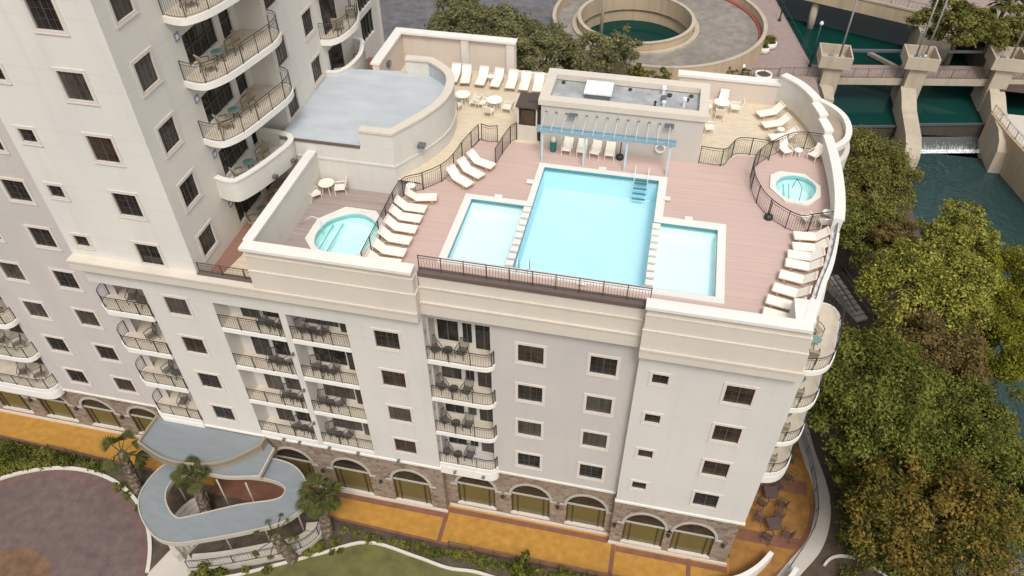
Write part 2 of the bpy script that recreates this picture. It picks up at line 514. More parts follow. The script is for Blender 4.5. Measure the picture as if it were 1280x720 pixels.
M['lf_palm'] = leafmat('leaf_palm', (0.030,0.036,0.012), (0.065,0.073,0.024), (0.120,0.120,0.045))
M['bark'] = plain('bark', (0.11,0.082,0.06), 0.95, 0, 0.4, 6)
def palmbark():
    m, nt, N, L, b = newmat('palm_trunk_bark')
    tc = N.new('ShaderNodeTexCoord')
    mp = N.new('ShaderNodeMapping'); L.new(tc.outputs['Object'], mp.inputs[0]); mp.inputs['Scale'].default_value = (1,1,1)
    w = N.new('ShaderNodeTexVoronoi'); w.inputs['Scale'].default_value = 4.2; L.new(mp.outputs[0], w.inputs['Vector'])
    col = ramp(nt, w.outputs['Distance'], [(0.0,(0.34,0.27,0.20)),(0.3,(0.24,0.18,0.13)),(0.7,(0.10,0.073,0.05))])
    L.new(col, b.inputs['Base Color']); b.inputs['Roughness'].default_value = 0.95
    bump(nt, b, w.outputs['Distance'], 0.8, -0.08)
    return m
M['palmbark'] = palmbark()

# ------------------------------------------------------------------ the ground and water
g = MB()
gb = [(-260,-120),(18,-120),(18,0),(18.2,30),(17,45),(16.2,61),(16,64.4),(12.4,82.4),(7,110),(-10,190),(-80,330),(-260,330)]
ramp_c, ramp_r = (-2.5, 69.5), 13.0
well_c, well_r = (-5.2, 69.0), 6.6
g.sheet(gb, -0.03, [circle(*well_c, well_r, 48)])
struct('ground', g, M['earth'], 'brown earth around the hotel and below the trees')
g = MB()
top = [(18,-120,-.03),(18,0,-.03),(18.2,30,-.03),(17,45,-.03),(16.2,61,-.03)]
mid_ = [(23,-120,-2.0),(23,0,-2.2),(23,30,-2.2),(22,45,-2.6),(20,57.5,-3.0)]
low = [(27.5,-120,-6.4),(27.0,0,-6.4),(27.5,25,-6.4),(27.0,45,-6.4),(26.0,57.5,-6.4)]
T1, T2, T3 = smooth(top,8), smooth(mid_,8), smooth(low,8)
g.strip(T2, T1); g.strip(T3, T2)
struct('river_bank', g, M['earth'], 'earth bank sloping from the trees to the river')
g = MB(); g.sheet([(20,-130),(120,-130),(120,58.2),(20,58.2)], -6.0)
struct('river', g, M['river'], 'rippled teal river below the weir')
g = MB(); g.sheet([(5,57.0),(17,57.25),(25.4,58.85),(27,59.5),(35.5,61.45),(45,63.6),(120,80),(120,190),(-30,190)], -3.6)
struct('upper_river', g, M['river_up'], 'still dark green river above the weir')
g = MB()
eb = [(35.2,61.0),(36.0,56.5),(37.8,49.5),(43,34),(52,8),(66,-30),(90,-130)]
far = [(140,61),(140,56),(140,49),(140,34),(140,8),(140,-30),(140,-130)]
g.strip([(x,y,-1.75) for x,y in eb], [(x,y,-1.75) for x,y in far])
struct('east_bank', g, M['path'], 'pale concrete bank behind the river wall')
g = MB(); g.sheet([(36.5,64),(160,64),(160,300),(36.5,300)], -0.6)
g.add([(36.5,64,-0.6),(36.5,300,-.6),(36.5,300,-5),(36.5,64,-5)],[(0,1,2,3)])
struct('far_bank', g, M['earth'], 'earth bank beyond the dam with trees')
g = MB(); g.sheet([(-70,26),(-24.0,26),(-20.5,45),(-15.6,58),(-15,80),(-20,200),(-120,200)], -0.015)
struct('road', g, M['asphalt'], 'grey wet asphalt court behind the hotel tower')
g = MB(); g.sheet([(-20.4,45.2),(-8,42),(17.0,44.0),(16.15,61),(15.95,64.4),(12.35,82.3),(7,109),(-15,160),(-19,160),(-15.2,80),(-15.8,58)], -0.01,
                  [circle(*ramp_c, ramp_r-0.1, 64)])
struct('promenade', g, M['prom'], 'pink paved promenade beside the spiral ramp')
# hotel front
g = MB(); g.sheet([(-75,-2.4),(-60,-1.2),(-41.6,-0.85),(-29.9,-1.2),(-16.7,-1.95),(-9.4,-2.17),(0.3,-2.15),(4.9,-2.3),(7.2,-1.2),(7.2,0.6),(-75,1.4)], 0.0)
struct('front_walkway', g, M['yellow'], 'yellow stained walkway along the front of the hotel')
g = MB()
def seg(mb, x0, x1, y0, y1, z): mb.add([(x0,y0,z),(x1,y0,z),(x1,y1,z),(x0,y1,z)],[(0,1,2,3)])
g.add([(-60,-1.2,.004),(-41.6,-.85,.004),(-29.9,-1.2,.004),(-16.7,-1.95,.004),(-9.4,-2.17,.004),(.3,-2.15,.004),(4.9,-2.3,.004),
       (-60,-1.05,.004),(-41.6,-.7,.004),(-29.9,-1.05,.004),(-16.7,-1.8,.004),(-9.4,-2.0,.004),(.3,-1.98,.004),(4.9,-2.1,.004)],
      [(i,i+1,i+8,i+7) for i in range(6)])
for x in (-10.1, 0.35, 4.85): seg(g, x-0.13, x+0.13, -2.0, 0.3, .008)
seg(g, -28, -10.25, -.42, -.06, .004); seg(g, -9.97, .2, .02, .36, .004); seg(g, .5, 7.1, -.42, -.06, .004)
seg(g, -25.4, -18.3, -1.9, -.43, .010)
struct('paving_band', g, M['redband'], 'red brown bands edging the yellow walkway')
pat = [(7.2,-2.4)] + smooth([(8.6,-1.2,0),(10.6,0.66,0),(11.9,3.0,0),(12.38,4.79,0),(12.25,7.7,0),(11.6,11,0)],5) + [(9,12),(7.2,10)]
g = MB(); g.sheet([(p[0],p[1]) for p in pat], 0.004)
struct('patio', g, M['patio'], 'orange brown stained patio at the hotel corner')
g = MB()
for y0,y1 in ((1.9,2.7),(5.9,6.9)): seg(g, 7.3, 12.0, y0, y1, .010)
for k in range(16):
    a = pat[1+k]; b_ = pat[2+k]
    d = Vector((-0.25,0.1))
    g.add([(a[0],a[1],.012),(b_[0],b_[1],.012),(b_[0]-.28,b_[1]+.06,.012),(a[0]-.28,a[1]+.06,.012)],[(0,1,2,3)])
struct('patio_band', g, M['redband'], 'red brown bands across the corner patio')
pc = smooth([(9.2,-3.2,0),(10.2,-1.4,0),(11.28,.3,0),(12.54,2.1,0),(13.2,3.9,0),(13.4,5.6,0),(13.2,7.4,0),(12.6,10,0),(12.2,14,0),(13.2,18.5,0),(14.6,22,0)],6)
g = MB(); g.band([p[:2] for p in pc], 0.0, 0.95, 0.0, 0.05)
struct('river_path', g, M['path'], 'curved pale concrete path beside the trees')
# forecourt
dc, dr = (-34.2,-10.4), 8.2
g = MB(); g.sheet(circle(*dc, dr-0.75, 64), 0.004); struct('drive', g, M['drive'], 'round purple brown stamped drive court')
g = MB(); g.sheet(circle(*dc, dr, 64), 0.0, [circle(*dc, dr-0.75, 64)]); struct('drive_rim', g, M['drive_rim'], 'reddish rim round the drive court')
g = MB(); g.sheet(circle(*dc, 2.75, 40), 0.009)
struct('medallion', g, M['mosaic'], 'orange brown ring medallion in the drive court')
g = MB(); g.band(circle(*dc, dr, 40, 55, 330-200, True), -0.0, -0.22, 0, 0.12)
kerb_arc = circle(*dc, dr+0.02, 40, 20, 135, False)
g = MB(); g.band(kerb_arc, -0.22, 0.0, 0, 0.13)
struct('kerb', g, M['kerb'], 'pale kerb round the drive court')
g = MB(); g.sheet([(-26.3,-7.4),(-25.6,-5.2),(-24.3,-6.2),(-22.9,-7.2),(-22.6,-12),(-26.3,-12)], 0.004)
struct('entrance_path', g, M['path'], 'pale concrete path at the foot of the canopy')
lawn_edge = smooth([(-24.2,-8.6,0),(-22.5,-7.2,0),(-20.98,-6.49,0),(-18.94,-5.39,0),(-16.86,-4.28,0),(-14.3,-2.98,0),(-11.16,-3.25,0),(-9.07,-3.54,0),(-7.16,-3.45,0),(-4,-3.9,0),(0,-4.6,0),(4,-7,0)],6)
g = MB(); g.sheet([p[:2] for p in lawn_edge]+[(4,-14),(-24,-14)], 0.02); struct('lawn', g, M['lawn'], 'green lawn with a wavy white edge')
g = MB(); g.band([p[:2] for p in lawn_edge], -0.12, 0.05, 0, 0.12); struct('lawn_kerb', g, M['kerb'], 'wavy white kerb round the lawn')
g = MB(); g.sheet([(-42,-1.2),(-30,-1.55),(-26,-1.9),(-16.7,-2.15),(-9.4,-2.37),(.3,-2.35),(4.9,-2.5),(4,-14),(-60,-14),(-60,-1.5)], -0.02)
struct('planting_bed', g, M['mulch'], 'brown mulch bed between walkway and lawn')
g = MB()
le = smooth([(12.75,1.2,0),(13.2,1.75,0),(13.91,2.03,0),(15.0,1.95,0),(16.2,1.2,0)],6)
g.band([p[:2] for p in le], 0, 0.14, -.03, 0.12); struct('bed_kerb', g, M['kerb'], 'thin pale kerb under the autumn tree')

# ------------------------------------------------------------------ hotel
def one(name, mat, fn, parent=None, label=None, sm=False):
    q = MB(); fn(q); return q.build(name, M[mat], parent or H, sm, label=label)
H = thing('hotel_building', 'large cream and mauve hotel with a rooftop pool deck and balconied tower', 'hotel', (-10,6,0))
YA, YB, YC, YD = 1.0, -0.06, 0.47, 0.0

def wall(mb, o, U, u0, u1, z0, z1, holes=(), depth=0.10):
    U = Vector(U); n = Vector((U.y, -U.x)); o = Vector(o)
    P = lambda u,z,d=0.0: (o.x+U.x*u-n.x*d, o.y+U.y*u-n.y*d, z)
    us = sorted({u0,u1,*[h[0] for h in holes],*[h[1] for h in holes]})
    zs = sorted({z0,z1,*[h[2] for h in holes],*[h[3] for h in holes]})
    us = [u for u in us if u0-1e-6 <= u <= u1+1e-6]; zs = [z for z in zs if z0-1e-6 <= z <= z1+1e-6]
    for i in range(len(us)-1):
        for j in range(len(zs)-1):
            cu, cz = (us[i]+us[i+1])/2, (zs[j]+zs[j+1])/2
            if any(h[0] < cu < h[1] and h[2] < cz < h[3] for h in holes): continue
            mb.add([P(us[i],zs[j]),P(us[i+1],zs[j]),P(us[i+1],zs[j+1]),P(us[i],zs[j+1])],[(0,1,2,3)])
    for h in holes:
        a,b_,c,d = h[:4]; dp = h[4] if len(h) > 4 else depth
        mb.add([P(a,c),P(b_,c),P(b_,d),P(a,d),P(a,c,dp),P(b_,c,dp),P(b_,d,dp),P(a,d,dp)],
               [(0,4,5,1),(1,5,6,2),(2,6,7,3),(3,7,4,0)])

def window_proto(w, h, pane, cols, rows, loc):
    t = 0.15
    f = MB()
    for (x0,x1,z0,z1) in ((-w/2-t,w/2+t,h/2,h/2+t),(-w/2-t,w/2+t,-h/2-t,-h/2),(-w/2-t,-w/2,-h/2,h/2),(w/2,w/2+t,-h/2,h/2)):
        f.box(x0,x1,-0.035,0.01,z0,z1)
    f.box(-w/2-t-.02,w/2+t+.02,-0.05,-0.037,-h/2-t-.02,-h/2-t+.03)
    o = f.build('window', M['trim'], H, local=True)
    p = MB(); p.add([(-w/2,.075,-h/2),(w/2,.075,-h/2),(w/2,.075,h/2),(-w/2,.075,h/2)],[(0,1,2,3)])
    p.build('pane', M[pane], o, local=True)
    b_ = MB()
    for i in range(cols+1):
        x = -w/2+w*i/cols; k = .045 if i in (0,cols) or (cols==4 and i==2) else .016
        b_.box(x-k/2,x+k/2,.05,.07,-h/2,h/2)
    for i in range(rows+1):
        z = -h/2+h*i/rows; k = .045 if i in (0,rows) else .016
        b_.box(-w/2,w/2,.046,.049,z-k/2,z+k/2)
    b_.build('window_bars', M['muntin'], o, local=True)
    o.location = Vector(loc)-H.location
    return o
protos = {}
def put_window(kind, x, y, z, rz=0.0):
    w, h = dict(big=(1.26,1.24), small=(0.74,0.66), tall=(1.2,1.27))[kind]
    pane = rnd.choice(['pane','pane','pane_c','pane_b'])
    if kind == 'small': pane = 'pane'
    key = (kind, pane)
    if key not in protos:
        o = window_proto(w, h, pane, 4 if kind != 'small' else 2, 3 if kind != 'small' else 2, (x,y,z)); protos[key] = o
        o.rotation_euler = (0,0,rz)
    else:
        c = dup(protos[key], Vector((x,y,z))-H.location, rz, parent=H)
    return (x-w/2, x+w/2, z-h/2, z+h/2) if rz == 0 else (y-w/2, y+w/2, z-h/2, z+h/2)

Z4 = [6.6,9.6,12.6,15.6]
# left wing wall (mauve), behind the corner balconies
hA = [put_window('big', x, YA, 6.06+3*k) if 0 else put_window('big', x, YA, 6.06+3*k) for x in (-30.86,-34.21) for k in range(9)]
hA += [put_window('big', x, YA, 6.06+3*k) for x in (-47.5,) for k in range(3,9)]
hA += [(-45.2,-36.25,4.75,17.6,1.2)]
m = MB(); wall(m, (0,YA), (1,0), -62, -28.0, 4.35, 38, hA); m.build('wall', M['wall_m'], H)
# tower front wall and east face
hT = [put_window('tall', x, YB, 19.08+3*k) for x in (-23.75,) for k in range(6)]
hT += [put_window('small', -27.32, YB, 19.32+3*k) for k in range(6)]
m = MB(); wall(m, (0,YB), (1,0), -28.3, -21.5, 18.3, 38, hT)
hE = [put_window('tall', -21.5, 1.46, 19.15+3*k, R(90)) for k in range(6)]
hE2 = []
for k in range(7):
    z = 17.6+3*k
    hE2 += [(4.35,7.0,z+0.25,z+1.75,0.15),(7.45,8.45,z+0.02,z+1.95,0.15)]
wall(m, (-21.5,0), (0,1), YB, 8.9, 17.2, 38, hE+hE2)
hF = [put_window('tall', -20.0, y, z, R(90)) for y,z in ((9.75,22.15),(9.75,25.15),(9.75,28.15),(13.15,22.4),(13.15,25.15),(13.15,28.15))]
wall(m, (-20.0,0), (0,1), 8.9, 19.2, 17.2, 38, hF)
m.poly([(-21.5,8.9,17.2),(-20,8.9,17.2),(-20,8.9,38),(-21.5,8.9,38)])
m.poly([(-28.3,YB,18.3),(-28.3,YB,38),(-28.3,YA,38),(-28.3,YA,18.3)])
m.poly([(-20,19.2,0),(-34,19.2,0),(-34,19.2,38),(-20,19.2,38)])
m.build('wall', M['tower'], H)
m = MB(); m.prism([(-62,YA),(-28.3,YA),(-28.3,YB),(-21.5,YB),(-21.5,8.9),(-20,8.9),(-20,19.2),(-62,19.2)], 37.6, 38.0)
m.build('roof', M['roof'], H)
# tower east bay glazing
pw, pd, pm = MB(), MB(), MB()
for k in range(7):
    z = 17.6+3*k
    q = MB(); q.poly([(-21.64,4.35,z+.25),(-21.64,7.0,z+.25),(-21.64,7.0,z+1.75),(-21.64,4.35,z+1.75)]); o = q.build('balcony_window', M['pane'], H)
    b_ = MB()
    for i in range(5):
        y = 4.37+2.61*i/4; b_.box(-21.63,-21.60,y-.025,y+.025,z+.25,z+1.75)
    b_.box(-21.63,-21.60,4.35,7.0,z+.98,z+1.02)
    b_.build('window_bars', M['muntin'], o)
    q = MB(); q.poly([(-21.64,7.45,z+.02),(-21.64,8.45,z+.02),(-21.64,8.45,z+1.95),(-21.64,7.45,z+1.95)])
    b2 = MB(); b2.box(-21.63,-21.60,7.45,7.5,z+.02,z+1.95); b2.box(-21.63,-21.6,8.4,8.45,z+.02,z+1.95); b2.box(-21.63,-21.6,7.5,8.4,z+.8,z+.86)
    o = q.build('glass_door', M['pane'], H); b2.build('door_frame', M['muntin'], o)

def railing(mb, pts, z0, h=0.95, sp=0.13, post=1.1, r=0.014, pr=0.028):
    P = [Vector(p[:2]) for p in pts]
    acc = 0.0; nb = 0.0; np_ = 0.0
    for i in range(len(P)-1):
        a, b_ = P[i], P[i+1]; L = (b_-a).length
        if L < 1e-6: continue
        d = (b_-a)/L
        for zz, w in ((z0+h, .035), (z0+h-.14, .016), (z0+.07, .018)):
            mb.bar((a.x,a.y,zz),(b_.x,b_.y,zz), w, .028 if w > .03 else .016)
        while nb <= acc+L:
            q = a+d*(nb-acc); mb.bar((q.x,q.y,z0+.07),(q.x,q.y,z0+h-.14), r*.75); nb += sp
        while np_ <= acc+L:
            q = a+d*(np_-acc); mb.bar((q.x,q.y,z0),(q.x,q.y,z0+h), pr*1.25); np_ += post
        acc += L
    mb.bar((P[-1].x,P[-1].y,z0),(P[-1].x,P[-1].y,z0+h), pr*1.8)

BALC = []
def balcony(front, inner, zf, th=0.24, rail=True, h=0.95, iron='iron', lip=0.0, closing=()):
    """front: polyline of the open edge (left to right, seen from outside), inner: points closing the slab"""
    m = MB(); m.prism([p[:2] for p in front]+[p[:2] for p in inner], zf-th, zf+.02)
    o = m.build('balcony', M['slab'], H)
    m2 = MB(); m2.sheet([p[:2] for p in offset(front, 0.12)]+[p[:2] for p in inner], zf+.026)
    m2.build('balcony_floor', M['balcfloor'], o)
    if rail:
        r_ = MB(); railing(r_, offset(front, 0.07), zf+.02, h); r_.build('railing', M[iron], o)
    return o
M['balcfloor'] = deckmat('balcony_floor', (0.56,0.485,0.385), axis=(1,1,1), var=0.12)

# tower balconies: rounded slabs on the east face
tb_front = [p[:2] for p in smooth([(-21.5,3.55,0),(-20.9,3.42,0),(-20.35,3.55,0),(-19.8,4.5,0),(-19.4,6.3,0),(-19.12,7.9,0),(-19.25,8.8,0),(-19.65,9.2,0),(-20.0,9.25,0)],5)]
for k in range(2,6):
    balcony(tb_front, [(-20.0,8.9),(-21.5,8.9)], 17.6+3*k, 0.28, True, 0.95, 'iron_br')
# the solid fronted rounded balcony one storey above the terrace
sf = [p[:2] for p in smooth([(-21.5,3.45,0),(-20.85,3.3,0),(-20.3,3.45,0),(-19.75,4.6,0),(-19.25,6.3,0),(-19.1,7.2,0),(-19.35,7.75,0),(-20.0,8.0,0),(-21.5,8.1,0)],5)]
m = MB(); m.prism(sf, 20.25, 20.6); m.band(sf, 0.0, 0.2, 20.6, 21.42); o = m.build('balcony', M['tower'], H)
m = MB(); m.band(sf, -0.05, 0.25, 21.42, 21.5); m.build('balcony_coping', M['coping'], o)
for (x,y) in ((-19.45,5.3),(-19.1,6.8)): one('wall_lamp','lamp',lambda m: m.box(x-.02,x+.2,y-.12,y+.12,20.5,20.64), o)
# second rounded balcony stack farther along the tower
fb = [p[:2] for p in smooth([(-20.0,14.2,0),(-19.35,14.35,0),(-18.9,15.2,0),(-18.75,16.6,0),(-19.05,17.9,0),(-19.4,18.6,0),(-20.0,18.8,0)],5)]
balcony(fb, [], 23.6, 0.3, True, 0.95, 'iron_br'); balcony(fb, [], 26.6, 0.3, True, 0.95, 'iron_br')
m = MB(); m.prism(fb, 19.9, 20.6); m.band(fb, 0.0, 0.18, 20.6, 21.6); o = m.build('balcony', M['tower'], H)
m = MB(); m.band(fb, -0.04, 0.22, 21.6, 21.68); m.build('balcony_coping', M['coping'], o)
for k in (1,2,3):
    z = 17.6+3*k
    q = MB(); q.box(-19.995,-19.9,14.9,16.6,z+.03,z+2.0); q.build('glass_door', M['pane'], H)

# block B (cream): window bays, balconies, corner cut-out
hB = [put_window('big', x, YB, z) for x in (-23.43,-12.13) for z in Z4]
hB += [(-21.3,-17.72,5.45,16.3,1.05),(-17.36,-14.2,5.45,16.3,1.05)]
m = MB()
wall(m, (0,YB), (1,0), -25.15, -10.2, 5.0, 17.7, hB)
wall(m, (0,YB), (1,0), -28.2, -25.15, 16.45, 17.7)
m.poly([(-28.2,YB,16.45),(-28.2,YB,17.7),(-28.2,YA,17.7),(-28.2,YA,16.45)])
m.poly([(-28.2,YA,16.45),(-25.15,YA+1.2,16.45),(-25.15,YB,16.45),(-28.2,YB,16.45)])
m.poly([(-25.15,YB,5),(-25.15,YB,16.45),(-25.15,3.0,16.45),(-25.15,3.0,5)])
m.poly([(-10.2,YB,5.0),(-10.2,YC,5.0),(-10.2,YC,17.7),(-10.2,YB,17.7)])
m.build('wall', M['wall'], H)
# block C (mauve, set back) with the projecting balcony bay
hC = [put_window('big', x, YC, z) for x in (-5.05,-1.54) for z in Z4] + [(-10.12,-7.05,5.5,17.1,.85)]
m = MB(); wall(m, (0,YC), (1,0), -10.2, 0.05, 5.0, 17.8, hC); m.build('wall', M['wall_m'], H)
# block D (cream)
hD = [put_window('big', 4.74, YD, z) for z in Z4] + [put_window('small', 1.14, YD, z+.25) for z in Z4]
m = MB(); wall(m, (0,YD), (1,0), 0.05, 7.1, 5.0, 17.7, hD)
m.poly([(0.05,YC,5),(0.05,YD,5),(0.05,YD,17.8),(0.05,YC,17.8)])
m.poly([(7.1,YD,5),(7.1,3.0,5),(7.1,3.0,17.7),(7.1,YD,17.7)])
m.build('wall', M['wall'], H)
# lip under the upper walls
def one(name, mat, fn, parent=None, label=None, sm=False):
    q = MB(); fn(q); return q.build(name, M[mat], parent or H, sm, label=label)
for a_ in ((-25.2,-10.15,YB-.06,YB+.12,4.86,5.03),(-7.0,0.0,YC-.05,YC+.12,4.86,5.03),(0.0,7.15,YD-.06,YD+.12,4.86,5.03),(-62,-36.2,YA-.05,YA+.12,4.22,4.38),(-36.2,-28.0,YA-.05,YA+.12,4.22,4.38)):
    one('cornice','coping',lambda m: m.box(*a_))

def bay_back(x0, x1, y, wins, z, side='pane'):
    for (a,b_,c,d,nm) in wins:
        q = MB(); q.box(a,b_,y-.05,y-.004,z+c,z+d); o = q.build(nm, M[rnd.choice(['pane','pane','pane_b'])], H)
        f = MB()
        for xx in ((a+b_)/2,): f.box(xx-.03,xx+.03,y-.065,y-.052,z+c,z+d)
        f.build('window_bars', M['muntin'], o)
def one(name, mat, fn, parent=None, label=None, sm=False):
    q = MB(); fn(q); return q.build(name, M[mat], parent or H, sm, label=label)
for x0,x1,y,d,z0,z1 in ((-21.3,-17.72,YB,1.05,5.45,16.3),(-17.36,-14.2,YB,1.05,5.45,16.3),(-10.12,-7.05,YC,.85,5.5,17.1),(-45.2,-36.25,YA,1.2,4.75,17.6)):
    one('bay_wall','bay',lambda m: m.poly([(x0,y+d,z0),(x1,y+d,z0),(x1,y+d,z1),(x0,y+d,z1)]))
def _cb(m):
    m.poly([(-28.2,1.9,4.2),(-25.15,1.9,4.2),(-25.15,1.9,16.45),(-28.2,1.9,16.45)]); m.poly([(-28.2,YA,4.3),(-28.2,1.9,4.3),(-28.2,1.9,16.45),(-28.2,YA,16.45)])
one('bay_wall','bay',_cb)
FB = [5.45,8.45,11.45,14.45]
for z in FB:
    bay_back(-21.3,-17.72,YB+1.05,[(-20.6,-19.6,.05,2.1,'glass_door'),(-19.35,-17.9,.35,2.1,'balcony_window')],z)
    balcony([(-21.3,YB-.04),(-17.72,YB-.04)], [(-17.72,YB+1.05),(-21.3,YB+1.05)], z, 0.24)
    bay_back(-17.36,-14.2,YB+1.05,[(-17.0,-15.2,.35,2.1,'balcony_window'),(-15.1,-14.25,.05,2.05,'glass_door')],z)
    balcony([(-17.36,YB-.04),(-14.2,YB-.04)], [(-14.2,YB+1.05),(-17.36,YB+1.05)], z, 0.24)
    # projecting bay in the set-back wall
    bay_back(-10.12,-7.05,YC+.85,[(-9.95,-8.9,.35,2.1,'balcony_window'),(-8.65,-8.2,.4,2.1,'balcony_window'),(-8.0,-7.1,.05,2.1,'glass_door')],z)
    fr = [(-10.2,YC-.45)]+[p[:2] for p in smooth([(-7.5,YC-.45,0),(-7.12,YC-.40,0),(-6.88,YC-.22,0),(-6.82,YC-.01,0)],4)]
    lo = z == FB[0]
    o = balcony(fr, [(-7.05,YC+.85),(-10.12,YC+.85),(-10.2,YC)], z, 0.24)
    if lo:
        q = MB(); q.prism(offset(fr,-.02)+[(-6.8,YC-.002),(-10.2,YC-.002)], 4.45, z-.3); q.build('balcony_skirt', M['slab'], o)
    # corner balconies beside the left wing
    fr = [p[:2] for p in smooth([(-28.55,YA-.02,0),(-28.6,YA-.45,0),(-28.4,YA-.85,0),(-27.9,YB-.12,0)],4)]+[(-25.17,YB-.12)]
    balcony(fr, [(-25.17,1.9),(-28.2,1.9),(-28.2,YA)], z, 0.3)
    bay_back(-28.2,-25.2,1.9,[(-27.5,-26.6,.1,2.1,'glass_door'),(-26.4,-25.5,.5,2.1,'balcony_window')],z)
    if lo:
        q = MB(); q.prism(offset(fr,-.02)+[(-25.17,YB),(-25.17,YA),(-28.5,YA)], 4.5, z-.3); q.build('balcony_skirt', M['slab'], o)
for k in range(4):
    z = 4.9+3*k
    fr = [(-45.2,YA-.75)]+[p[:2] for p in smooth([(-37.0,YA-.75,0),(-36.4,YA-.65,0),(-36.1,YA-.35,0),(-36.05,YA-.01,0)],4)]
    o = balcony(fr, [(-36.25,YA+1.2),(-45.2,YA+1.2),(-45.2,YA)], z, 0.3)
    bay_back(-45.2,-36.25,YA+1.2,[(-38.9,-37.9,.1,2.05,'glass_door'),(-37.6,-36.7,.7,2.05,'balcony_window'),(-41.4,-40.0,.7,2.05,'balcony_window')],z)
    if k == 0:
        q = MB(); q.prism(offset(fr,-.02)+[(-36.1,YA-.003),(-45.2,YA-.003)], 4.0, z-.3); q.build('balcony_skirt', M['slab'], o)

# wall lamps on the bays
for x,y,z in [(-17.55,YB,z+1.9) for z in FB[:3]]+[(-10.25,YC-.2,z+1.9) for z in FB]: one('wall_lamp','lamp',lambda m: m.box(x-.05,x+.05,y-.14,y-.002,z-.1,z+.1))
for x in (-19.9,-18.9,-17.0,-15.2,-12.7): one('wall_lamp','lamp',lambda m: m.box(x-.08,x+.08,YB-.2,YB-.002,5.06,5.16))
for x in (-9.3,-7.6): one('wall_lamp','lamp',lambda m: m.box(x-.08,x+.08,YC-.66,YC-.472,4.86,4.96))
for k in range(5):
    o = one('wall_sign','sign',lambda m: m.box(-21.498,-21.46,3.85,4.2,19.3+3*k,19.65+3*k)); one('sign_panel','lampglass',lambda m: m.box(-21.459,-21.45,3.93,4.12,19.38+3*k,19.57+3*k), o)

# stone ground storey with arched windows
def stone_base(y, x0, x1, z0, z1, arches):
    m = MB(); n = 10
    cuts = sorted(arches)
    x = x0
    for (c,w,zb,zs,rise) in cuts:
        a, b_ = c-w/2, c+w/2
        m.poly([(x,y,z0),(a,y,z0),(a,y,z1),(x,y,z1)])
        m.poly([(a,y,z0),(b_,y,z0),(b_,y,zb),(a,y,zb)])
        arc = [(c-w/2*math.cos(math.pi*i/n), zs+rise*math.sin(math.pi*i/n)) for i in range(n+1)]
        for i in range(n):
            (u0,q0),(u1,q1) = arc[i],arc[i+1]
            m.poly([(u0,y,q0),(u1,y,q1),(u1,y,z1),(u0,y,z1)])
            m.poly([(u0,y,q0),(u0,y+.3,q0),(u1,y+.3,q1),(u1,y,q1)])
        m.poly([(a,y,zb),(a,y+.3,zb),(a,y+.3,zs),(a,y,zs)]); m.poly([(b_,y+.3,zb),(b_,y,zb),(b_,y,zs),(b_,y+.3,zs)])
        x = b_
    m.poly([(x,y,z0),(x1,y,z0),(x1,y,z1),(x,y,z1)])
    return m
def arch_window(c, w, zb, zs, rise, y):
    n = 14
    t = MB(); r_ = 0.17
    inn = [(c-w/2*math.cos(math.pi*i/n), zs+rise*math.sin(math.pi*i/n)) for i in range(n+1)]
    out = [(c-(w/2+r_)*math.cos(math.pi*i/n), zs+(rise+r_)*math.sin(math.pi*i/n)) for i in range(n+1)]
    F = y-.045
    for i in range(n):
        (a0,b0),(a1,b1),(c0,d0),(c1,d1) = inn[i],inn[i+1],out[i],out[i+1]
        t.poly([(a0,F,b0),(a1,F,b1),(c1,F,d1),(c0,F,d0)]); t.poly([(c0,F,d0),(c1,F,d1),(c1,y,d1),(c0,y,d0)]); t.poly([(a0,y,b0),(a1,y,b1),(a1,F,b1),(a0,F,b0)])
    t.box(c-w/2-.42,c-w/2-.003,y-.06,y-.002,zs-.12,zs); t.box(c+w/2+.003,c+w/2+.42,y-.06,y-.002,zs-.12,zs)
    o = t.build('arched_window', M['archtrim'], H)
    p = MB(); p.poly([(c-w/2,y+.12,zb),(c+w/2,y+.12,zb),(c+w/2,y+.12,zs),(c-w/2,y+.12,zs)]); p.build('pane', M['arch_low'], o)
    p = MB(); p.poly([(x,y+.12,z) for x,z in reversed(inn)]); p.build('arched_pane', M['pane'], o)
    p = MB(); p.box(c-w/2,c+w/2,y+.05,y+.11,zs-.06,zs+.06); p.build('transom', M['archtrim'], o); p = MB(); p.box(c-w/2+.2,c+w/2-.2,y+.09,y+.115,zs+.42,zs+.46); p.build('glazing_bar', M['arch_mull'], o)
    for x in (c-w/2+.06,c-w/2+.38,c+w/2-.38,c+w/2-.06): one('mullion','arch_mull',lambda m: m.box(x-.035,x+.035,y+.07,y+.115,zb,zs-.065), o)
    p = MB(); p.box(c-w/2-.05,c+w/2+.05,y-.08,y+.115,zb-.1,zb+.01); p.build('sill', M['sill'], o)
def arc_list(cs, w=2.35, zb=.55, zs=2.62, rise=1.25): return [(c,w,zb,zs,rise) for c in cs]
for y, x0, x1, cs, z1, zb in ((YB+.1,-28.2,-10.15,(-23.6,-19.85,-16.1,-12.25),4.9,.35),(YC+.1,-10.15,.02,(-8.3,-4.93,-1.56),4.9,.55),(YD+.1,.02,6.95,(1.93,4.75),4.9,.5)):
    al = arc_list(cs, zb=zb); stone_base(y, x0, x1, -.05, z1, al).build('stone_base', M['stone'], H)
    for a in al: arch_window(*a, y)
al = arc_list((-51.8,-48.3,-44.8,-41.3,-37.8,-34.3,-30.8), zb=.6, zs=2.45, rise=1.15)
stone_base(YA+.1, -62, -28.2, -.05, 4.3, al).build('stone_base', M['stone'], H)
for a in al: arch_window(*a, YA+.1)
m = MB()
m.poly([(-28.2,YB+.1,0),(-28.2,YA+.1,0),(-28.2,YA+.1,4.9),(-28.2,YB+.1,4.9)][::-1]); m.poly([(.02,YC+.1,0),(.02,YD+.1,0),(.02,YD+.1,4.9),(.02,YC+.1,4.9)])
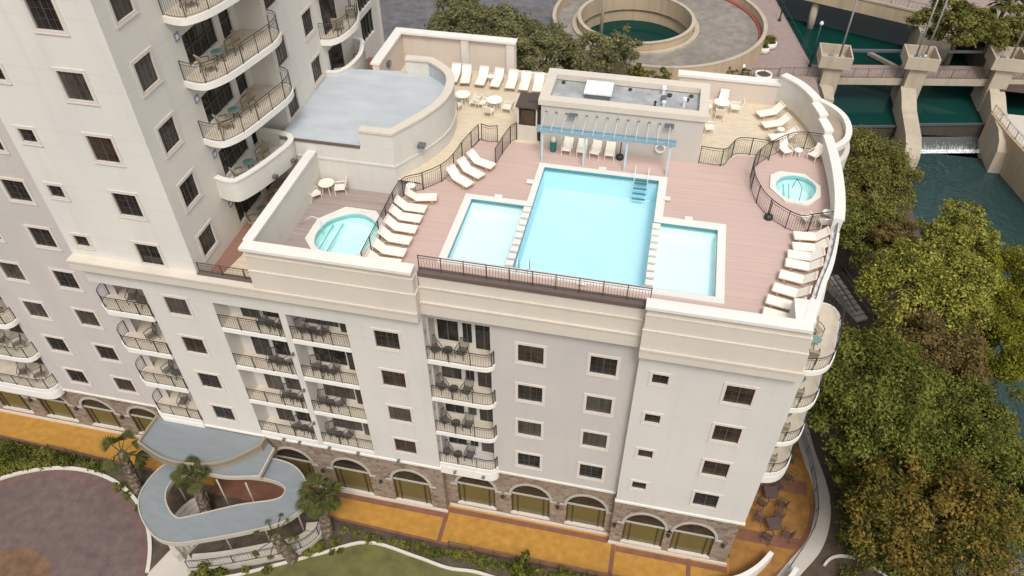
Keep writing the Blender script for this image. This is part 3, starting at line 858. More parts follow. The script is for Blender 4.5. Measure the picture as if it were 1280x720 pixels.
m.poly([(-10.15,YB+.1,0),(-10.15,YC+.1,0),(-10.15,YC+.1,4.9),(-10.15,YB+.1,4.9)])
m.poly([(6.95,.1,0),(7.6,3,0),(8.2,7,0),(8.2,7,5.0),(7.6,3,5.0),(6.95,.1,5.0)])
m.build('stone_base', M['stone'], H)
for y,x0,x1 in ((YB+.1,-28.2,-10.05),(YC+.1,-10.05,.0),(YD+.1,-.02,7.05),(YA+.1,-62,-28.2)): one('plinth','sill',lambda m: m.box(x0,x1,y-.09,y-.002,0.0,.22))
for x,y in ((-10.25,YC+.1),(-6.62,YC+.1),(-3.25,YC+.1),(.2,YD+.1),(3.34,YD+.1),(6.45,YD+.1),(-14.2,YB+.1),(-18.0,YB+.1),(-36.0,YA+.1),(-32.6,YA+.1),(-39.5,YA+.1),(-43,YA+.1)):
    one('wall_lamp','iron',lambda m: m.lathe([(0.02,-.16),(0.1,-.1),(.12,.05),(.05,.14)], (x,y-.12,2.25), 8))

# parapet bands above the front walls
def bands(x0, x1, yf, z0, zs, top, capz, ends=(True,True), back=0.45, mat='band'):
    m = MB()
    lv = [z0]+zs+[top]
    for i in range(len(lv)-1):
        y = yf+.05*i
        m.box(x0+.03*i, x1-.07*i, y, yf+back+.1, lv[i], lv[i+1])
        if i: m.box(x0+.03*i-.05, x1-.07*i+.04, y-.07, y-.001, lv[i]-.05, lv[i]+.02)
    o = m.build('parapet', M[mat], H)
    return o
bands(-18.3,-10.2,-.46,18.33,[19.42,20.3],20.68,20.85)
m = MB(); m.box(-28.35,-10.2,-.5,.2,17.66,18.3); m.box(-28.35,-10.2,-.56,-.502,18.18,18.3); m.build('cornice', M['band'], H)
m = MB(); m.box(-18.4,-10.25,-.56,.06,20.70,20.86); m.build('coping', M['coping'], H)
m = MB(); m.box(-10.2,.05,.02,.55,17.75,18.58); m.box(-10.2,.05,.08,.55,18.58,19.5); m.box(-10.2,.05,.13,.55,19.5,20.14)
m.box(-10.2,.05,-.04,.018,18.52,18.6); m.box(-10.2,.05,.02,.078,19.45,19.53); m.build('parapet', M['band'], H)
m = MB(); m.box(-10.2,.2,.06,.48,20.145,20.36); m.build('railing_base', M['brownbase'], H)
bands(-.02,6.85,-.46,18.33,[19.42,20.3],20.68,20.85)
m = MB(); m.box(-.02,6.98,-.5,.2,17.66,18.3); m.box(-.02,6.98,-.56,-.502,18.18,18.3); m.build('cornice', M['band'], H)
m = MB(); m.box(-.05,6.66,-.52,.06,20.70,20.86); m.build('coping', M['white'], H)
one('parapet','white',lambda m: m.box(6.0,6.62,  .062,1.35,19.62,20.83)); one('parapet','white',lambda m: m.box(6.622,6.82,.062,.75,19.95,20.815))

# curved east side
outer = [p[:2] for p in smooth([(6.62,-.3,0),(6.95,.9,0),(7.5,3.04,0),(8.1,5.03,0),(8.62,8.0,0),(8.78,11.0,0),(8.62,14.1,0),(8.3,15.8,0),(7.8,17.4,0),(7.1,18.7,0),(6.2,19.6,0)],4)]
iL = next(i for i,p in enumerate(outer) if p[1] > 1.2); iH = next(i for i,p in enumerate(outer) if p[1] > 6.6); iS = next(i for i,p in enumerate(outer) if p[1] > 14.3)
low_o = [(7.1,0)]+[(p[0]+.18,p[1]) for p in outer if p[1] > .6]
m = MB(); m.band(low_o, 0, .3, 5.0, 17.7); m.build('wall', M['wall'], H)
m = MB(); m.band(outer, 0, .3, 17.7, 19.9); o = m.build('parapet', M['band'], H)
one('parapet','white',lambda m: m.band(outer[:iL+1], 0, .42, 19.9, 20.845)); one('parapet','white',lambda m: m.band(outer[iH:iS+1], 0, .42, 19.9, 20.7))
one('coping','white',lambda m: m.band(outer[iL:iH+1], -.04, .36, 19.9, 20.0)); one('coping','white',lambda m: m.band(outer[iH:iS+1], -.05, .45, 20.7, 20.8))
steps = [(iS, iS+3, 21.0),(iS+3, iS+6, 21.25),(iS+6, len(outer)-1, 21.5)]
for a,b_,z in steps:
    one('parapet','wall',lambda m: m.band(outer[a:b_+1], 0, .4, 19.9, z)); one('coping','white',lambda m: m.band(outer[a:b_+1], -.05, .45, z, z+.1))
m = MB(); m.box(.2,6.45,19.3,19.75,5,20.9); m.build('parapet', M['pinkwall'], H)
m = MB(); m.box(.1,6.5,19.22,19.83,20.9,21.05); m.build('coping', M['white'], H)
# lower curved terrace roof at the back corner
lt = [p[:2] for p in smooth([(6.5,20.4,0),(7.72,23.8,0),(8.9,24.3,0),(10.0,23.6,0),(10.8,22.3,0),(10.95,20.6,0),(10.5,19.2,0),(9.2,17.9,0),(8.4,17.8,0)],5)]
m = MB(); m.prism(lt, 16.6, 17.4); m.build('terrace_roof', M['brownroof'], H)
m = MB(); m.band(lt, -.25, .12, 17.4, 17.75); m.build('coping', M['white'], H)
m = MB(); m.prism(offset(lt, .3), 0, 16.6); m.build('wall', M['wall'], H)

# east side balconies round the corner
ef = [p[:2] for p in smooth([(7.35,3.1,0),(8.2,3.15,0),(8.95,3.4,0),(9.5,4.1,0),(9.85,5.5,0),(10.15,7.2,0),(9.9,8.1,0),(9.2,8.35,0),(8.65,8.3,0)],4)]
for z in FB:
    o = balcony(ef, [(8.5,7.0),(8.0,5.0),(7.6,3.2)], z, 0.3, True, .9, 'iron')
    if z == FB[0]:
        q = MB(); q.prism(offset(ef,-.02)+[(8.3,7.0),(7.9,5.0)], 4.55, z-.3); q.build('balcony_skirt', M['slab'], o)
    q = MB(); q.bar((7.93,4.6,z+1.05),(8.22,5.9,z+1.05),.06,2.0); q.build('glass_door', M['pane'], H)

# roof: decks
L_pool = dict(main=(-6.27,-.17,2.05,10.2), left=(-9.4,-6.67,2.02,6.68), right=(.06,2.93,1.96,6.7))
cop_out = [(-9.8,1.66),(3.32,1.58),(3.32,7.22),(.25,7.2),(.25,10.58),(-6.6,10.54),(-6.6,7.06),(-9.8,7.06)]
octR = [(5.48,10.78),(5.55,11.92),(6.05,12.36),(7.3,12.36),(8.05,11.4),(8.0,10.45),(7.35,9.6),(6.2,9.74)]
inner_r = offset(outer, .3)
deck_poly = [(-13.0,.45),(-10.3,.45),(-10.3,.6),(.1,.6),(.1,.1),(6.9,.1)] + [p for p in inner_r if p[1] > .3 and p[1] < 14.8] + [(8.3,14.85),(7.0,14.85),(6.25,14.4),(5.4,13.5),(4.9,13.6),(3.8,13.5),(3.0,12.4),(1.8,12.35),(-8.7,12.35),(-10.3,12.3),(-10.95,9.3),(-11.3,8.4),(-12.2,7.45),(-13.0,7.45)]
m = MB(); m.sheet(deck_poly, 19.6, [cop_out, octR]); m.build('pool_deck', M['deck'], H)
m = MB(); m.sheet([(-17.2,12.75),(-10.35,12.3),(-8.7,12.35),(1.8,12.35),(3.0,12.4),(3.8,13.5),(4.9,13.6),(5.4,13.5),(6.25,14.4),(7.0,14.85),(8.3,14.85)]+[p for p in inner_r if p[1] > 14.8]+[(6.2,19.3),(.2,19.9),(-9.9,19.9),(-17.2,19.9)], 19.602)
m.sheet([(-12.6,7.55),(-12.2,7.46),(-11.3,8.4),(-10.95,9.3),(-10.35,12.3),(-17.2,12.75),(-17.2,7.6)], 19.602)
m.build('terrace_floor', M['beige'], H)
octL = [(-17.15,3.04),(-17.15,4.64),(-16.08,5.91),(-14.4,5.9),(-13.3,4.7),(-13.3,3.0),(-14.3,1.75),(-16.0,1.75)]
m = MB(); m.sheet([(-18.1,.05),(-13.0,.05),(-13.0,7.55),(-18.1,7.55)], 18.6, [octL]); m.build('spa_deck', M['deck_spa'], H)
m = MB(); m.poly([(-13.0,.05,18.6),(-13.0,7.55,18.6),(-13.0,7.55,19.6),(-13.0,.05,19.6)]); m.poly([(-13,.05,18.6),(-10.2,.05,18.6),(-10.2,.05,20.6),(-13,.05,20.6)]); m.build('retaining_wall', M['pinkwall'], H)
m = MB(); m.box(-18.45,-18.05,.1,7.6,17.2,20.72); m.build('parapet', M['wall'], H)
m = MB(); m.box(-18.5,-18.0,.065,7.55,20.72,20.84); m.build('coping', M['white'], H)
m = MB(); m.sheet([(-21.5,-.05),(-18.45,-.05),(-18.45,8.0),(-21.5,8.9)], 17.6); m.build('terrace_floor', M['beige'], H)
m = MB(); m.sheet([(-21.5,.1),(-20.9,.1),(-20.5,2.3),(-20.6,5.0),(-21.5,5.0)], 17.606); m.build('paving_band', M['clay'], H)
# dome roofed block
dome = [(-19.98,7.57),(-13.7,7.57)] + [p[:2] for p in smooth([(-13.7,7.57,0),(-12.5,9.73,0),(-11.92,11.6,0),(-12.05,13.5,0),(-12.7,14.7,0),(-13.98,15.75,0)],5)][1:] + [(-15.5,15.7),(-19.98,15.2)]
m = MB(); m.prism(dome, 17.2, 21.4, bottom=False); m.build('wall', M['wall'], H)
m = MB(); m.sheet(offset(dome, .02, True), 21.41); m.build('roof', M['roof'], H)
i0 = 1; par = [(-15.45,7.57)] + dome[1:-1]
m = MB(); m.band(par, 0, .32, 21.4, 22.3); m.build('parapet', M['wall'], H)
m = MB(); m.band(par, -.06, .42, 22.3, 22.42); m.build('coping', M['band'], H)
m = MB(); m.band(par[1:-1], .325, .34, 21.42, 22.25); m.build('parapet_lining', M['roof'], H)
m = MB(); m.band([(-19.95,7.57),(-15.5,7.57)], -.06, .05, 21.32, 21.44); m.build('roof_edge', M['brownbase'], H)
m = MB(); m.band([(-19.95,7.57)]+par[:-1], -.05, -.001, 20.35, 20.47); m.build('moulding', M['wall'], H)
m = MB(); m.box(-12.78,-12.4,8.6,9.0,21.0,21.16); o = m.build('wall_lamp', M['lamp'], H)
# rear terrace walls
one('parapet','pinkwall',lambda m: m.box(-17.6,-17.2,15.45,20.1,17,21.75)); one('parapet','pinkwall',lambda m: m.box(-17.198,-9.9,19.8,20.1,17,21.75))
for x in (-13.35,-10.45): one('pilaster','wall',lambda m: m.box(x,x+.5,19.62,19.798,19.6,21.75))
one('coping','white',lambda m: m.box(-17.7,-17.12,15.4,19.55,21.75,21.87)); one('coping','white',lambda m: m.box(-17.7,-9.85,19.552,20.2,21.75,21.87))
one('wall_lamp','lamp',lambda m: m.box(-17.2,-17.0,16.6,17.0,21.0,21.3))
one('wall','wall',lambda m: m.box(-9.9,.2,19.9,20.2,5,19.75)); one('wall','wall',lambda m: m.box(-17.6,-17.3,7.6,19.6,0,19.55)); one('wall','wall',lambda m: m.box(-17.6,.2,19.905,20.1,0,19.5))
m = MB(); m.sheet([(-20,7.6),(-17.3,7.6),(-17.3,19.2),(-20,19.2)], 17.2); m.build('roof', M['balcfloor'], H)

# ------------------------------------------------------------------ wing behind the tower
W = thing('hotel_wing', 'narrow cream building end with dark windows seen behind the tower', 'building', (-30,38,0))
hW = [(33.6,36.4,z,z+2.1) for z in (13.4,16.0,18.6,21.2)]
m = MB(); wall(m, (-26,0), (0,1), 31.5, 38, 0, 30, hW, .2); m.poly([(-26,38,0),(-40,38,0),(-40,38,30),(-26,38,30)]); m.poly([(-40,31.5,0),(-26,31.5,0),(-26,31.5,30),(-40,31.5,30)])
m.build('wall', M['tower'], W)
m = MB(); m.prism([(-40,31.5),(-26,31.5),(-26,38),(-40,38)], 29.6, 30); m.build('roof', M['roof'], W)
for h in hW:
    m = MB(); m.poly([(-26.19,h[0],h[2]),(-26.19,h[1],h[2]),(-26.19,h[1],h[3]),(-26.19,h[0],h[3])]); o = m.build('window', M['pane'], W)
    m = MB()
    for i in range(5):
        y = h[0]+.03+(h[1]-h[0]-.06)*i/4; m.box(-26.18,-26.1,y-.03,y+.03,h[2],h[3])
    m.build('window_bars', M['muntin'], o)
m = MB(); m.box(-26.0,-25.86,37.7,37.95,0,30); m.build('downpipe', M['trim'], W)
W2 = thing('terrace_block', 'low brown walled terrace with a black railing between tower and rear wall', 'terrace', (-24,33,0))
m = MB(); m.box(-26.5,-22.6,31.6,34.2,0,12.0); m.build('wall', M['clay'], W2)
m = MB(); railing(m, [(-26.4,31.7),(-22.7,31.7),(-22.7,34.1)], 12.0, 1.1, .2, 1.2, .02, .04); m.build('railing', M['iron'], W2)
# ------------------------------------------------------------------ pools
def basin_mesh(mb, poly, z0, z1):
    p = list(poly); ar = sum(p[i][0]*p[(i+1)%len(p)][1]-p[(i+1)%len(p)][0]*p[i][1] for i in range(len(p)))
    if ar < 0: p.reverse()
    mb.sheet(p, z0)
    n = len(p)
    for i in range(n):
        a, b_ = p[i], p[(i+1)%n]
        mb.poly([(b_[0],b_[1],z0),(a[0],a[1],z0),(a[0],a[1],z1),(b_[0],b_[1],z1)])
def rect(t): x0,x1,y0,y1 = t; return [(x0,y0),(x1,y0),(x1,y1),(x0,y1)]
P = thing('swimming_pool', 'large rooftop swimming pool with a shallow basin on each side and white stepping blocks', 'swimming pool', (-3.2,6,19.6))
w_un = [(-9.4,2.02),(2.93,1.96),(2.93,6.7),(-.17,6.7),(-.17,10.2),(-6.27,10.2),(-6.27,6.68),(-9.4,6.68)]
m = MB(); m.prism(cop_out, 19.4, 19.68, [w_un]); m.build('coping', M['white'], P)
m = MB(); basin_mesh(m, rect((-6.27,-.17,2.0,10.2)), 18.3, 19.42); m.build('basin', M['basin_deep'], P)
m = MB(); basin_mesh(m, rect((-9.4,-6.62,2.02,6.68)), 18.95, 19.42); basin_mesh(m, rect((.14,2.93,1.96,6.7)), 18.95, 19.42); m.build('shallow_basin', M['basin_shallow'], P)
m = MB(); m.sheet(w_un, 19.56); m.build('water', M['water'], P)
m = MB()
def tileband(mb, poly, closed=True):
    n = len(poly)
    for i in range(n):
        a, b_ = poly[i], poly[(i+1)%n]; mb.band([a,b_], .003, .03, 19.5, 19.66)
tileband(m, w_un); m.build('tile_band', M['tile'], P)
for a_ in ((-6.63,-6.285,2.03,6.66,18.3,19.585),(-.155,.135,1.98,6.68,18.3,19.585)): one('divider','tile',lambda m: m.box(*a_), P)
for x in (-6.46,-.01):
    for k in range(9):
        y = 2.1+.515*k; q = MB(); q.box(x-.19,x+.19,y,y+.36,19.59,19.70); q.build('stepping_block', M['white'], P)
m = MB()
for k in range(4): m.box(-1.45,-.75,9.6+.13*k,9.72+.13*k,19.42-.24*(3-k),19.46-.24*(3-k))
m.build('ladder_step', M['tile'], P)
for x in (-1.45,-.75):
    q = MB(); q.tube([(x,9.75,19.3),(x,10.0,20.1),(x,10.3,20.35),(x,10.65,20.1),(x,10.75,19.62)],.022,6); q.build('handrail', M['lampglass'], P, smooth=True)
for x in (-6.0,-5.5):
    q = MB(); q.tube([(x,2.25,19.3),(x,2.2,20.15),(x,1.95,20.3),(x,1.75,20.1),(x,1.7,19.68)],.022,6); q.build('handrail', M['lampglass'], P, smooth=True)
for x,y in ((-6.75,8.7),(-3.2,10.62),(.32,8.7),(-8.1,7.1),(1.5,7.26),(-3.0,1.62)):
    q = MB(); q.box(x-.2,x+.2,y-.16,y+.16,19.685,19.72); q.build('skimmer_lid', M['white'], P)

def hot_tub(name, label, octo, water, z, depth, steps):
    T = thing(name, label, 'hot tub', (sum(p[0] for p in octo)/8, sum(p[1] for p in octo)/8, z))
    m = MB(); m.prism(octo, z-.2, z+.09, [water]); m.build('coping', M['white'], T)
    m = MB(); basin_mesh(m, water, z-depth, z-.19); m.build('basin', M['basin_tub'], T)
    m = MB(); m.sheet(water, z-.05); m.build('water', M['water'], T)
    m = MB()
    n = len(water)
    ar = sum(water[i][0]*water[(i+1)%n][1]-water[(i+1)%n][0]*water[i][1] for i in range(n))
    for i in range(n):
        a, b_ = water[i], water[(i+1)%n]
        if ar < 0: a, b_ = b_, a
        m.band([a,b_], .003, .03, z-.16, z+.05)
    m.build('tile_band', M['tile_pale'], T)
    for s in steps:
        q = MB(); q.bar(*s); q.build('step_edge', M['tile_pale'], T)
    return T
wl = [p[:2] for p in smooth([(-16.72,3.3,0),(-16.71,4.0,0),(-16.45,4.75,0),(-15.6,5.4,0),(-14.92,5.46,0),(-14.1,5.0,0),(-13.7,4.1,0),(-13.8,3.0,0),(-14.5,2.2,0),(-15.6,2.2,0),(-16.4,2.6,0)],3,True)]
T = hot_tub('hot_tub', 'big eight sided hot tub beside the left row of loungers', octL, wl, 18.6, .7,
   [((-16.35,2.75,18.35),(-16.35,4.7,18.35),.07,.05),((-15.95,2.45,18.25),(-15.95,5.05,18.25),.07,.05)])
q = MB(); q.tube([(-16.55,3.9,18.3),(-16.6,3.9,19.35),(-17.0,3.92,19.45),(-17.9,4.1,18.65)],.022,6); q.build('handrail', M['lampglass'], T, smooth=True)
q = MB(); q.box(-15.2,-14.7,5.62,5.85,18.695,18.74); q.build('skimmer_lid', M['white'], T)
wr = [p[:2] for p in smooth([(5.93,11.15,0),(6.2,11.7,0),(6.7,11.97,0),(7.3,11.85,0),(7.68,11.3,0),(7.55,10.6,0),(7.2,10.12,0),(6.5,10.1,0),(6.05,10.5,0)],3,True)]
wr = [(6.79+(x-6.79)*1.16, 10.98+(y-10.98)*1.16) for x,y in wr]
T = hot_tub('hot_tub', 'small eight sided hot tub inside the curved fence on the right', octR, wr, 19.6, .7,
   [((6.2,10.45,19.4),(6.25,11.6,19.4),.06,.05),((6.5,10.25,19.3),(6.55,11.8,19.3),.06,.05)])
q = MB(); q.tube([(7.0,10.3,19.3),(6.95,10.35,20.2),(6.7,10.9,20.3),(6.6,11.0,19.6)],.018,6); q.build('handrail', M['iron'], T, smooth=True)

# ------------------------------------------------------------------ pool house, pergola, kiosk
PH = thing('pool_house', 'flat roofed beige pool house behind the main pool', 'pool house', (-2.6,14,19.6))
m = MB()
for a in ((-6.9,1.72,12.3,12.55),(-6.9,1.72,15.35,15.6)): m.box(*a,19.6,22.2)
m.box(-6.9,-6.65,12.55,15.35,19.6,22.2); m.box(1.47,1.72,12.55,15.35,19.6,22.2); m.build('wall', M['poolhouse'], PH)
m = MB(); m.prism([(-7.05,12.2),(1.84,12.2),(1.84,15.72),(-7.05,15.72)], 22.2, 22.52, [[(-6.5,12.75),(1.35,12.75),(1.35,15.1),(-6.5,15.1)]]); m.build('parapet', M['band'], PH)
m = MB(); m.sheet([(-6.66,12.55),(1.5,12.55),(1.5,15.35),(-6.66,15.35)], 22.15); m.build('roof', M['gravelroof'], PH)
m = MB(); m.box(-4.72,-3.36,13.45,14.75,22.15,22.42); m.build('skylight_curb', M['lamp'], PH)
m = MB(); m.box(-4.8,-3.3,13.4,14.85,22.425,22.5)
for i in range(1,4): m.box(-4.8+.375*i-.015,-4.8+.375*i+.015,13.4,14.85,22.503,22.53)
m.box(-4.8,-3.3,14.1,14.13,22.503,22.53); m.build('skylight', M['lampglass'], PH)
def vent(mb, x, y, h, r): mb.lathe([(r*.6,0),(r*.6,h*.7),(r,h*.72),(r*.8,h)], (x,y,22.15), 10)
for x,y,h,r,mt in ((-.6,14.7,.5,.16,'lampglass'),(-.55,14.0,.3,.17,'lamp'),(.55,13.6,.55,.13,'lampglass'),(-.5,13.5,.3,.13,'lampglass'),(-.95,13.4,.3,.08,'black'),(-6.1,14.8,.12,.12,'black'),(-2.4,14.75,.12,.12,'black'),(.9,14.7,.12,.14,'black'),(-.25,14.55,.14,.15,'black'),(.75,14.2,.2,.07,'black'),(.6,13.0,.2,.1,'lamp')):
    q = MB(); vent(q,x,y,h,r); q.build('roof_vent', M[mt], PH, smooth=False)
for x in (-5.15,-.05):
    q = MB(); q.box(x-.24,x+.24,12.02,12.295,21.72,21.86); o = q.build('floodlight', M['lamp'], PH)
    q = MB(); q.add([(x-.2,12.01,21.74),(x+.2,12.01,21.74),(x+.2,12.2,21.715),(x-.2,12.2,21.715)],[(0,1,2,3)]); q.bar((x,12.2,21.6),(x,12.25,21.72),.06); q.build('lens', M['lampglass'], o)
PG = thing('pergola', 'blue and pale pergola on four posts in front of the pool house', 'pergola', (-3.2,11.2,19.6))
for x in (-6.53,-4.28,-2.06,.16):
    q = MB(); q.box(x-.05,x+.05,10.8,10.9,19.6,21.62); q.build('post', M['paleblue'], PG)
for y in (10.72,10.98):
    q = MB(); q.box(-6.85,.42,y-.04,y+.04,21.5,21.72); q.build('beam', M['blue'], PG)
m = MB()
for k in range(9): m.box(-6.8,.4,10.79+.018*k,10.797+.018*k,21.53,21.54)
for k in range(13):
    x = -6.6+.55*k
    q = MB(); q.bar((x,10.45,21.78),(x,12.28,21.82),.035,.06); q.build('rafter', M['paleblue'], PG)
    q = MB(); q.lathe([(.07,0),(.07,.05)],(x,12.2,21.8),8); q.build('bracket', M['lamp'], PG)
KI = thing('shower_kiosk', 'small kiosk with a dark roof and window left of the pool house', 'kiosk', (-7.7,13.1,19.6))
m = MB()
for x in (-8.24,-7.2):
    for y in (12.66,13.9): m.box(x-.04,x+.04,y-.04,y+.04,19.6,21.7)
m.box(-8.2,-7.24,12.63,12.68,19.6,20.55); m.box(-8.2,-7.24,13.88,13.93,19.6,21.7); m.box(-8.26,-8.22,12.7,13.86,19.6,21.7); m.build('wall', M['kerb'], KI)
m = MB(); m.box(-8.1,-7.34,12.66,12.7,20.62,21.5); m.build('window', M['pane_c'], KI)
m = MB(); m.box(-8.36,-7.08,12.5,14.05,21.7,21.8); m.box(-7.75,-7.1,13.1,13.9,21.803,21.83); m.build('roof', M['iron_br'], KI)
m = MB(); m.box(-7.1,-6.98,12.7,13.6,19.6,21.6); m.build('side_panel', M['iron'], KI)

q = thing('water_cooler', 'teal cylinder with a white dome lid under the left of the pergola', 'water cooler', (-6.1,11.9,19.6))
m = MB(); m.lathe([(.15,0),(.18,.05),(.18,.62),(.17,.64)],(0,0,0),14); m.build('body', M['teal'], q, True, True)
m = MB(); m.lathe([(.15,.645),(.14,.75),(.07,.85),(.03,.92)],(0,0,0),14); m.build('lid', M['white'], q, True, True)
def umb_base(loc, label):
    q = thing('umbrella_base', label, 'umbrella base', loc)
    m = MB(); m.lathe([(.2,0),(.22,.06),(.2,.2),(.08,.28)],(0,0,0),14); m.build('base', M['black'], q, True, True)
    m = MB(); m.tube([(0,0,.25),(0,0,1.05)],.03,8); m.build('pole', M['black'], q, True, True)
umb_base((-2.42,11.9,19.6), 'black umbrella base with a short pole beside the pergola chairs')
umb_base((5.35,8.2,19.6), 'black umbrella base with a short pole against the curved spa fence')
q = thing('life_ring', 'white life ring hanging on the pool house wall under the pergola', 'life ring', (-.35,12.2,20.35))
m = MB(); m.tube([(.24*math.cos(t*.314*1.0),-.02,.24*math.sin(t*.314)) for t in range(21)],.055,8,False); m.build('ring', M['white'], q, True, True)

# ------------------------------------------------------------------ sun loungers
def lounger_proto():
    L = thing('sun_lounger', 'x', 'sun lounger', (0,0,0), 0)
    w = .29
    m = MB(); m.box(0.0,1.03,-w,w,.30,.335); m.build('seat', M['cream_pl'], L, local=True, bevel=.012)
    a = R(42); m = MB(); dx, dz = -math.cos(a)*.68, math.sin(a)*.68
    n = Vector((math.sin(a),0,math.cos(a)))*.017
    p0, p1 = Vector((-.01,0,.318)), Vector((dx,0,.318+dz))
    m.add([p0-n+Vector((0,-w,0)),p0-n+Vector((0,w,0)),p1-n+Vector((0,w,0)),p1-n+Vector((0,-w,0)),p0+n+Vector((0,-w,0)),p0+n+Vector((0,w,0)),p1+n+Vector((0,w,0)),p1+n+Vector((0,-w,0))],
          [(0,1,2,3),(7,6,5,4),(0,4,5,1),(1,5,6,2),(2,6,7,3),(3,7,4,0)])
    m.build('backrest', M['cream_pl'], L, local=True, bevel=.012)
    m = MB()
    for s in (-1,1):
        m.tube([(1.05,s*(w+.012),.29),(-.02,s*(w+.012),.29),(-.5,s*(w+.012),.27)],.018,6)
        m.bar((-.28,s*w*.8,.27),(-.34,s*w*.8,.6),.02)
    m.bar((1.05,-w,.29),(1.05,w,.29),.03); m.build('frame', M['tanframe'], L, local=True)
    for s in (-1,1):
        q = MB(); q.tube([(.95,s*w,0),(.8,s*w,.15),(.68,s*w,.29)],.017,6); q.tube([(.6,s*w,0),(.74,s*w,.15),(.88,s*w,.29)],.017,6); q.build('leg', M['tanframe'], L, local=True)
        q = MB(); q.tube([(-.4,s*w,0),(-.25,s*w,.15),(-.12,s*w,.29)],.017,6); q.tube([(-.02,s*w,0),(-.2,s*w,.15),(-.34,s*w,.29)],.017,6); q.build('leg', M['tanframe'], L, local=True)
    q = MB(); q.bar(p1*.93+p0*.07+n*1.4+Vector((0,-w*.98,0)), p1*.93+p0*.07+n*1.4+Vector((0,w*.98,0)), .075,.012); q.build('headrest', M['headrest'], L, local=True)
    return L
M['headrest'] = plain('peach_headrest', (0.66,0.43,0.33), 0.7)
LP = lounger_proto(); _first = [True]
ORD = ['first','second','third','fourth','fifth','sixth','seventh','eighth','ninth','tenth']
def lounger(tail, head, z, label, group):
    t, h = Vector(tail), Vector(head); d = (t-h); a = math.atan2(d.y, d.x)
    mid_p = h + d.normalized()*.5
    jx, ja = rnd.uniform(-.03,.03), R(rnd.uniform(-1.5,1.5))
    if _first[0]:
        o = LP; _first[0] = False; o.location = (mid_p.x+jx,mid_p.y,z); o.rotation_euler = (0,0,a+ja); o['label'] = label; o['group'] = group
    else: dup(LP, (mid_p.x+jx,mid_p.y,z), a+ja, label, group)
lt_ = [6.08,5.1,4.3,3.45,2.62,1.72,.92]; lh_ = [5.81,5.07,4.3,3.5,2.64,1.74,.9]
for k in range(7):
    lounger((-11.38,lt_[k]), (-12.85 if k else -12.6,lh_[k]), 19.6, 'cream sun lounger, %s from the back in the left row beside the big hot tub' % ORD[k], 'loungers in the left row')
for k,(t,h) in enumerate((((-9.72,7.52),(-10.99,8.3)),((-9.38,8.4),(-10.63,9.1)),((-9.06,9.41),(-10.3,9.9)))):
    lounger(t, h, 19.6, 'cream sun lounger angled by the curved block, %s of three counted from the front' % ORD[k], 'three angled loungers by the curved block')
rt = [(6.55,6.78),(6.47,5.93),(6.23,5.3),(6.1,4.66),(5.82,3.8),(5.48,2.88),(5.18,2.02),(4.99,1.2)]
rh = [(7.96,6.89),(7.87,6.05),(7.65,5.3),(7.51,4.54),(7.23,3.55),(6.9,2.55),(6.62,1.74),(6.45,.95)]
for k in range(8):
    lounger(rt[k], rh[k], 19.6, 'cream sun lounger, %s from the back in the right row along the curved parapet' % ORD[k], 'loungers in the right row')
bx_ = [(-13.44,-13.49),(-12.71,-12.85),(-11.7,-11.67),(-10.76,-10.7),(-9.81,-9.78),(-9.01,-9.01),(-8.11,-8.17)]
for k,(t,h) in enumerate(bx_):
    lounger((t,17.85-.03*k), (h-.05,19.2-.02*k), 19.6, 'cream sun lounger on the rear terrace, %s from the left along the back wall' % ORD[k], 'loungers along the rear terrace wall')
lounger((-15.2,18.2), (-16.2,19.1), 19.6, 'cream sun lounger half hidden behind the curved roof parapet', None)
for k,(t,h) in enumerate((((5.14,17.7),(6.3,18.3)),((5.47,16.55),(6.6,17.1)),((5.75,15.3),(6.95,15.75)))):
    lounger(t, h, 19.6, 'cream sun lounger on the small right terrace, %s from the back wall' % ORD[k], 'loungers on the right terrace')

# ------------------------------------------------------------------ pool chairs and tables
def pool_chair():
    C_ = thing('patio_chair', 'x', 'chair', (0,0,0)); w = .25
    m = MB(); m.box(-.25,.25,-w,w,.36,.39); m.build('seat', M['cream_pl'], C_, local=True)
    m = MB(); m.add([(-.25,-w,.38),(-.25,w,.38),(-.42,w,.85),(-.42,-w,.85),(-.28,-w,.37),(-.28,w,.37),(-.45,w,.84),(-.45,-w,.84)],[(0,1,2,3),(7,6,5,4),(0,4,5,1),(1,5,6,2),(2,6,7,3),(3,7,4,0)]); m.build('backrest', M['cream_pl'], C_, local=True)
    for s in (-1,1):
        q = MB(); q.tube([(.24,s*w,0),(.25,s*w,.56)],.018,6); q.build('leg', M['cream_pl'], C_, local=True)
        q = MB(); q.tube([(-.36,s*w,0),(-.3,s*w,.4)],.018,6); q.build('leg', M['cream_pl'], C_, local=True)
        q = MB(); q.tube([(.26,s*w,.56),(-.34,s*w,.58)],.02,6); q.build('armrest', M['cream_pl'], C_, local=True)
    return C_
PC = pool_chair(); _pc = [True]
def pchair(x, y, z, face, label, group=None):          # face: degrees the sitter looks towards
    if _pc[0]:
        _pc[0] = False; o = PC; o.location = (x,y,z); o.rotation_euler = (0,0,R(face)); o['label'] = label
        if group: o['group'] = group
    else: dup(PC, (x,y,z), R(face), label, group)
def ptable(x, y, z, r, h, mat, label, group=None, name='round_table'):
    T = thing(name, label, 'table', (x,y,z), 0, group)
    m = MB(); m.lathe([(r*.96,h-.03),(r,h-.02),(r,h),(r*.97,h+.01)],(0,0,0),24); m.build('tabletop', M[mat], T, local=True)
    for k in range(4):
        t = R(45+90*k); q = MB(); q.tube([(r*.75*math.cos(t),r*.75*math.sin(t),0),(r*.45*math.cos(t),r*.45*math.sin(t),h-.03)],.018,6); q.build('leg', M['cream_pl'], T, local=True)
ptable(-17.5,6.95,18.6,.42,.68,'tabletop','round cream table in the back corner of the left spa deck')
pchair(-17.95,6.35,18.6,45,'cream chair in front of the round table on the left spa deck')
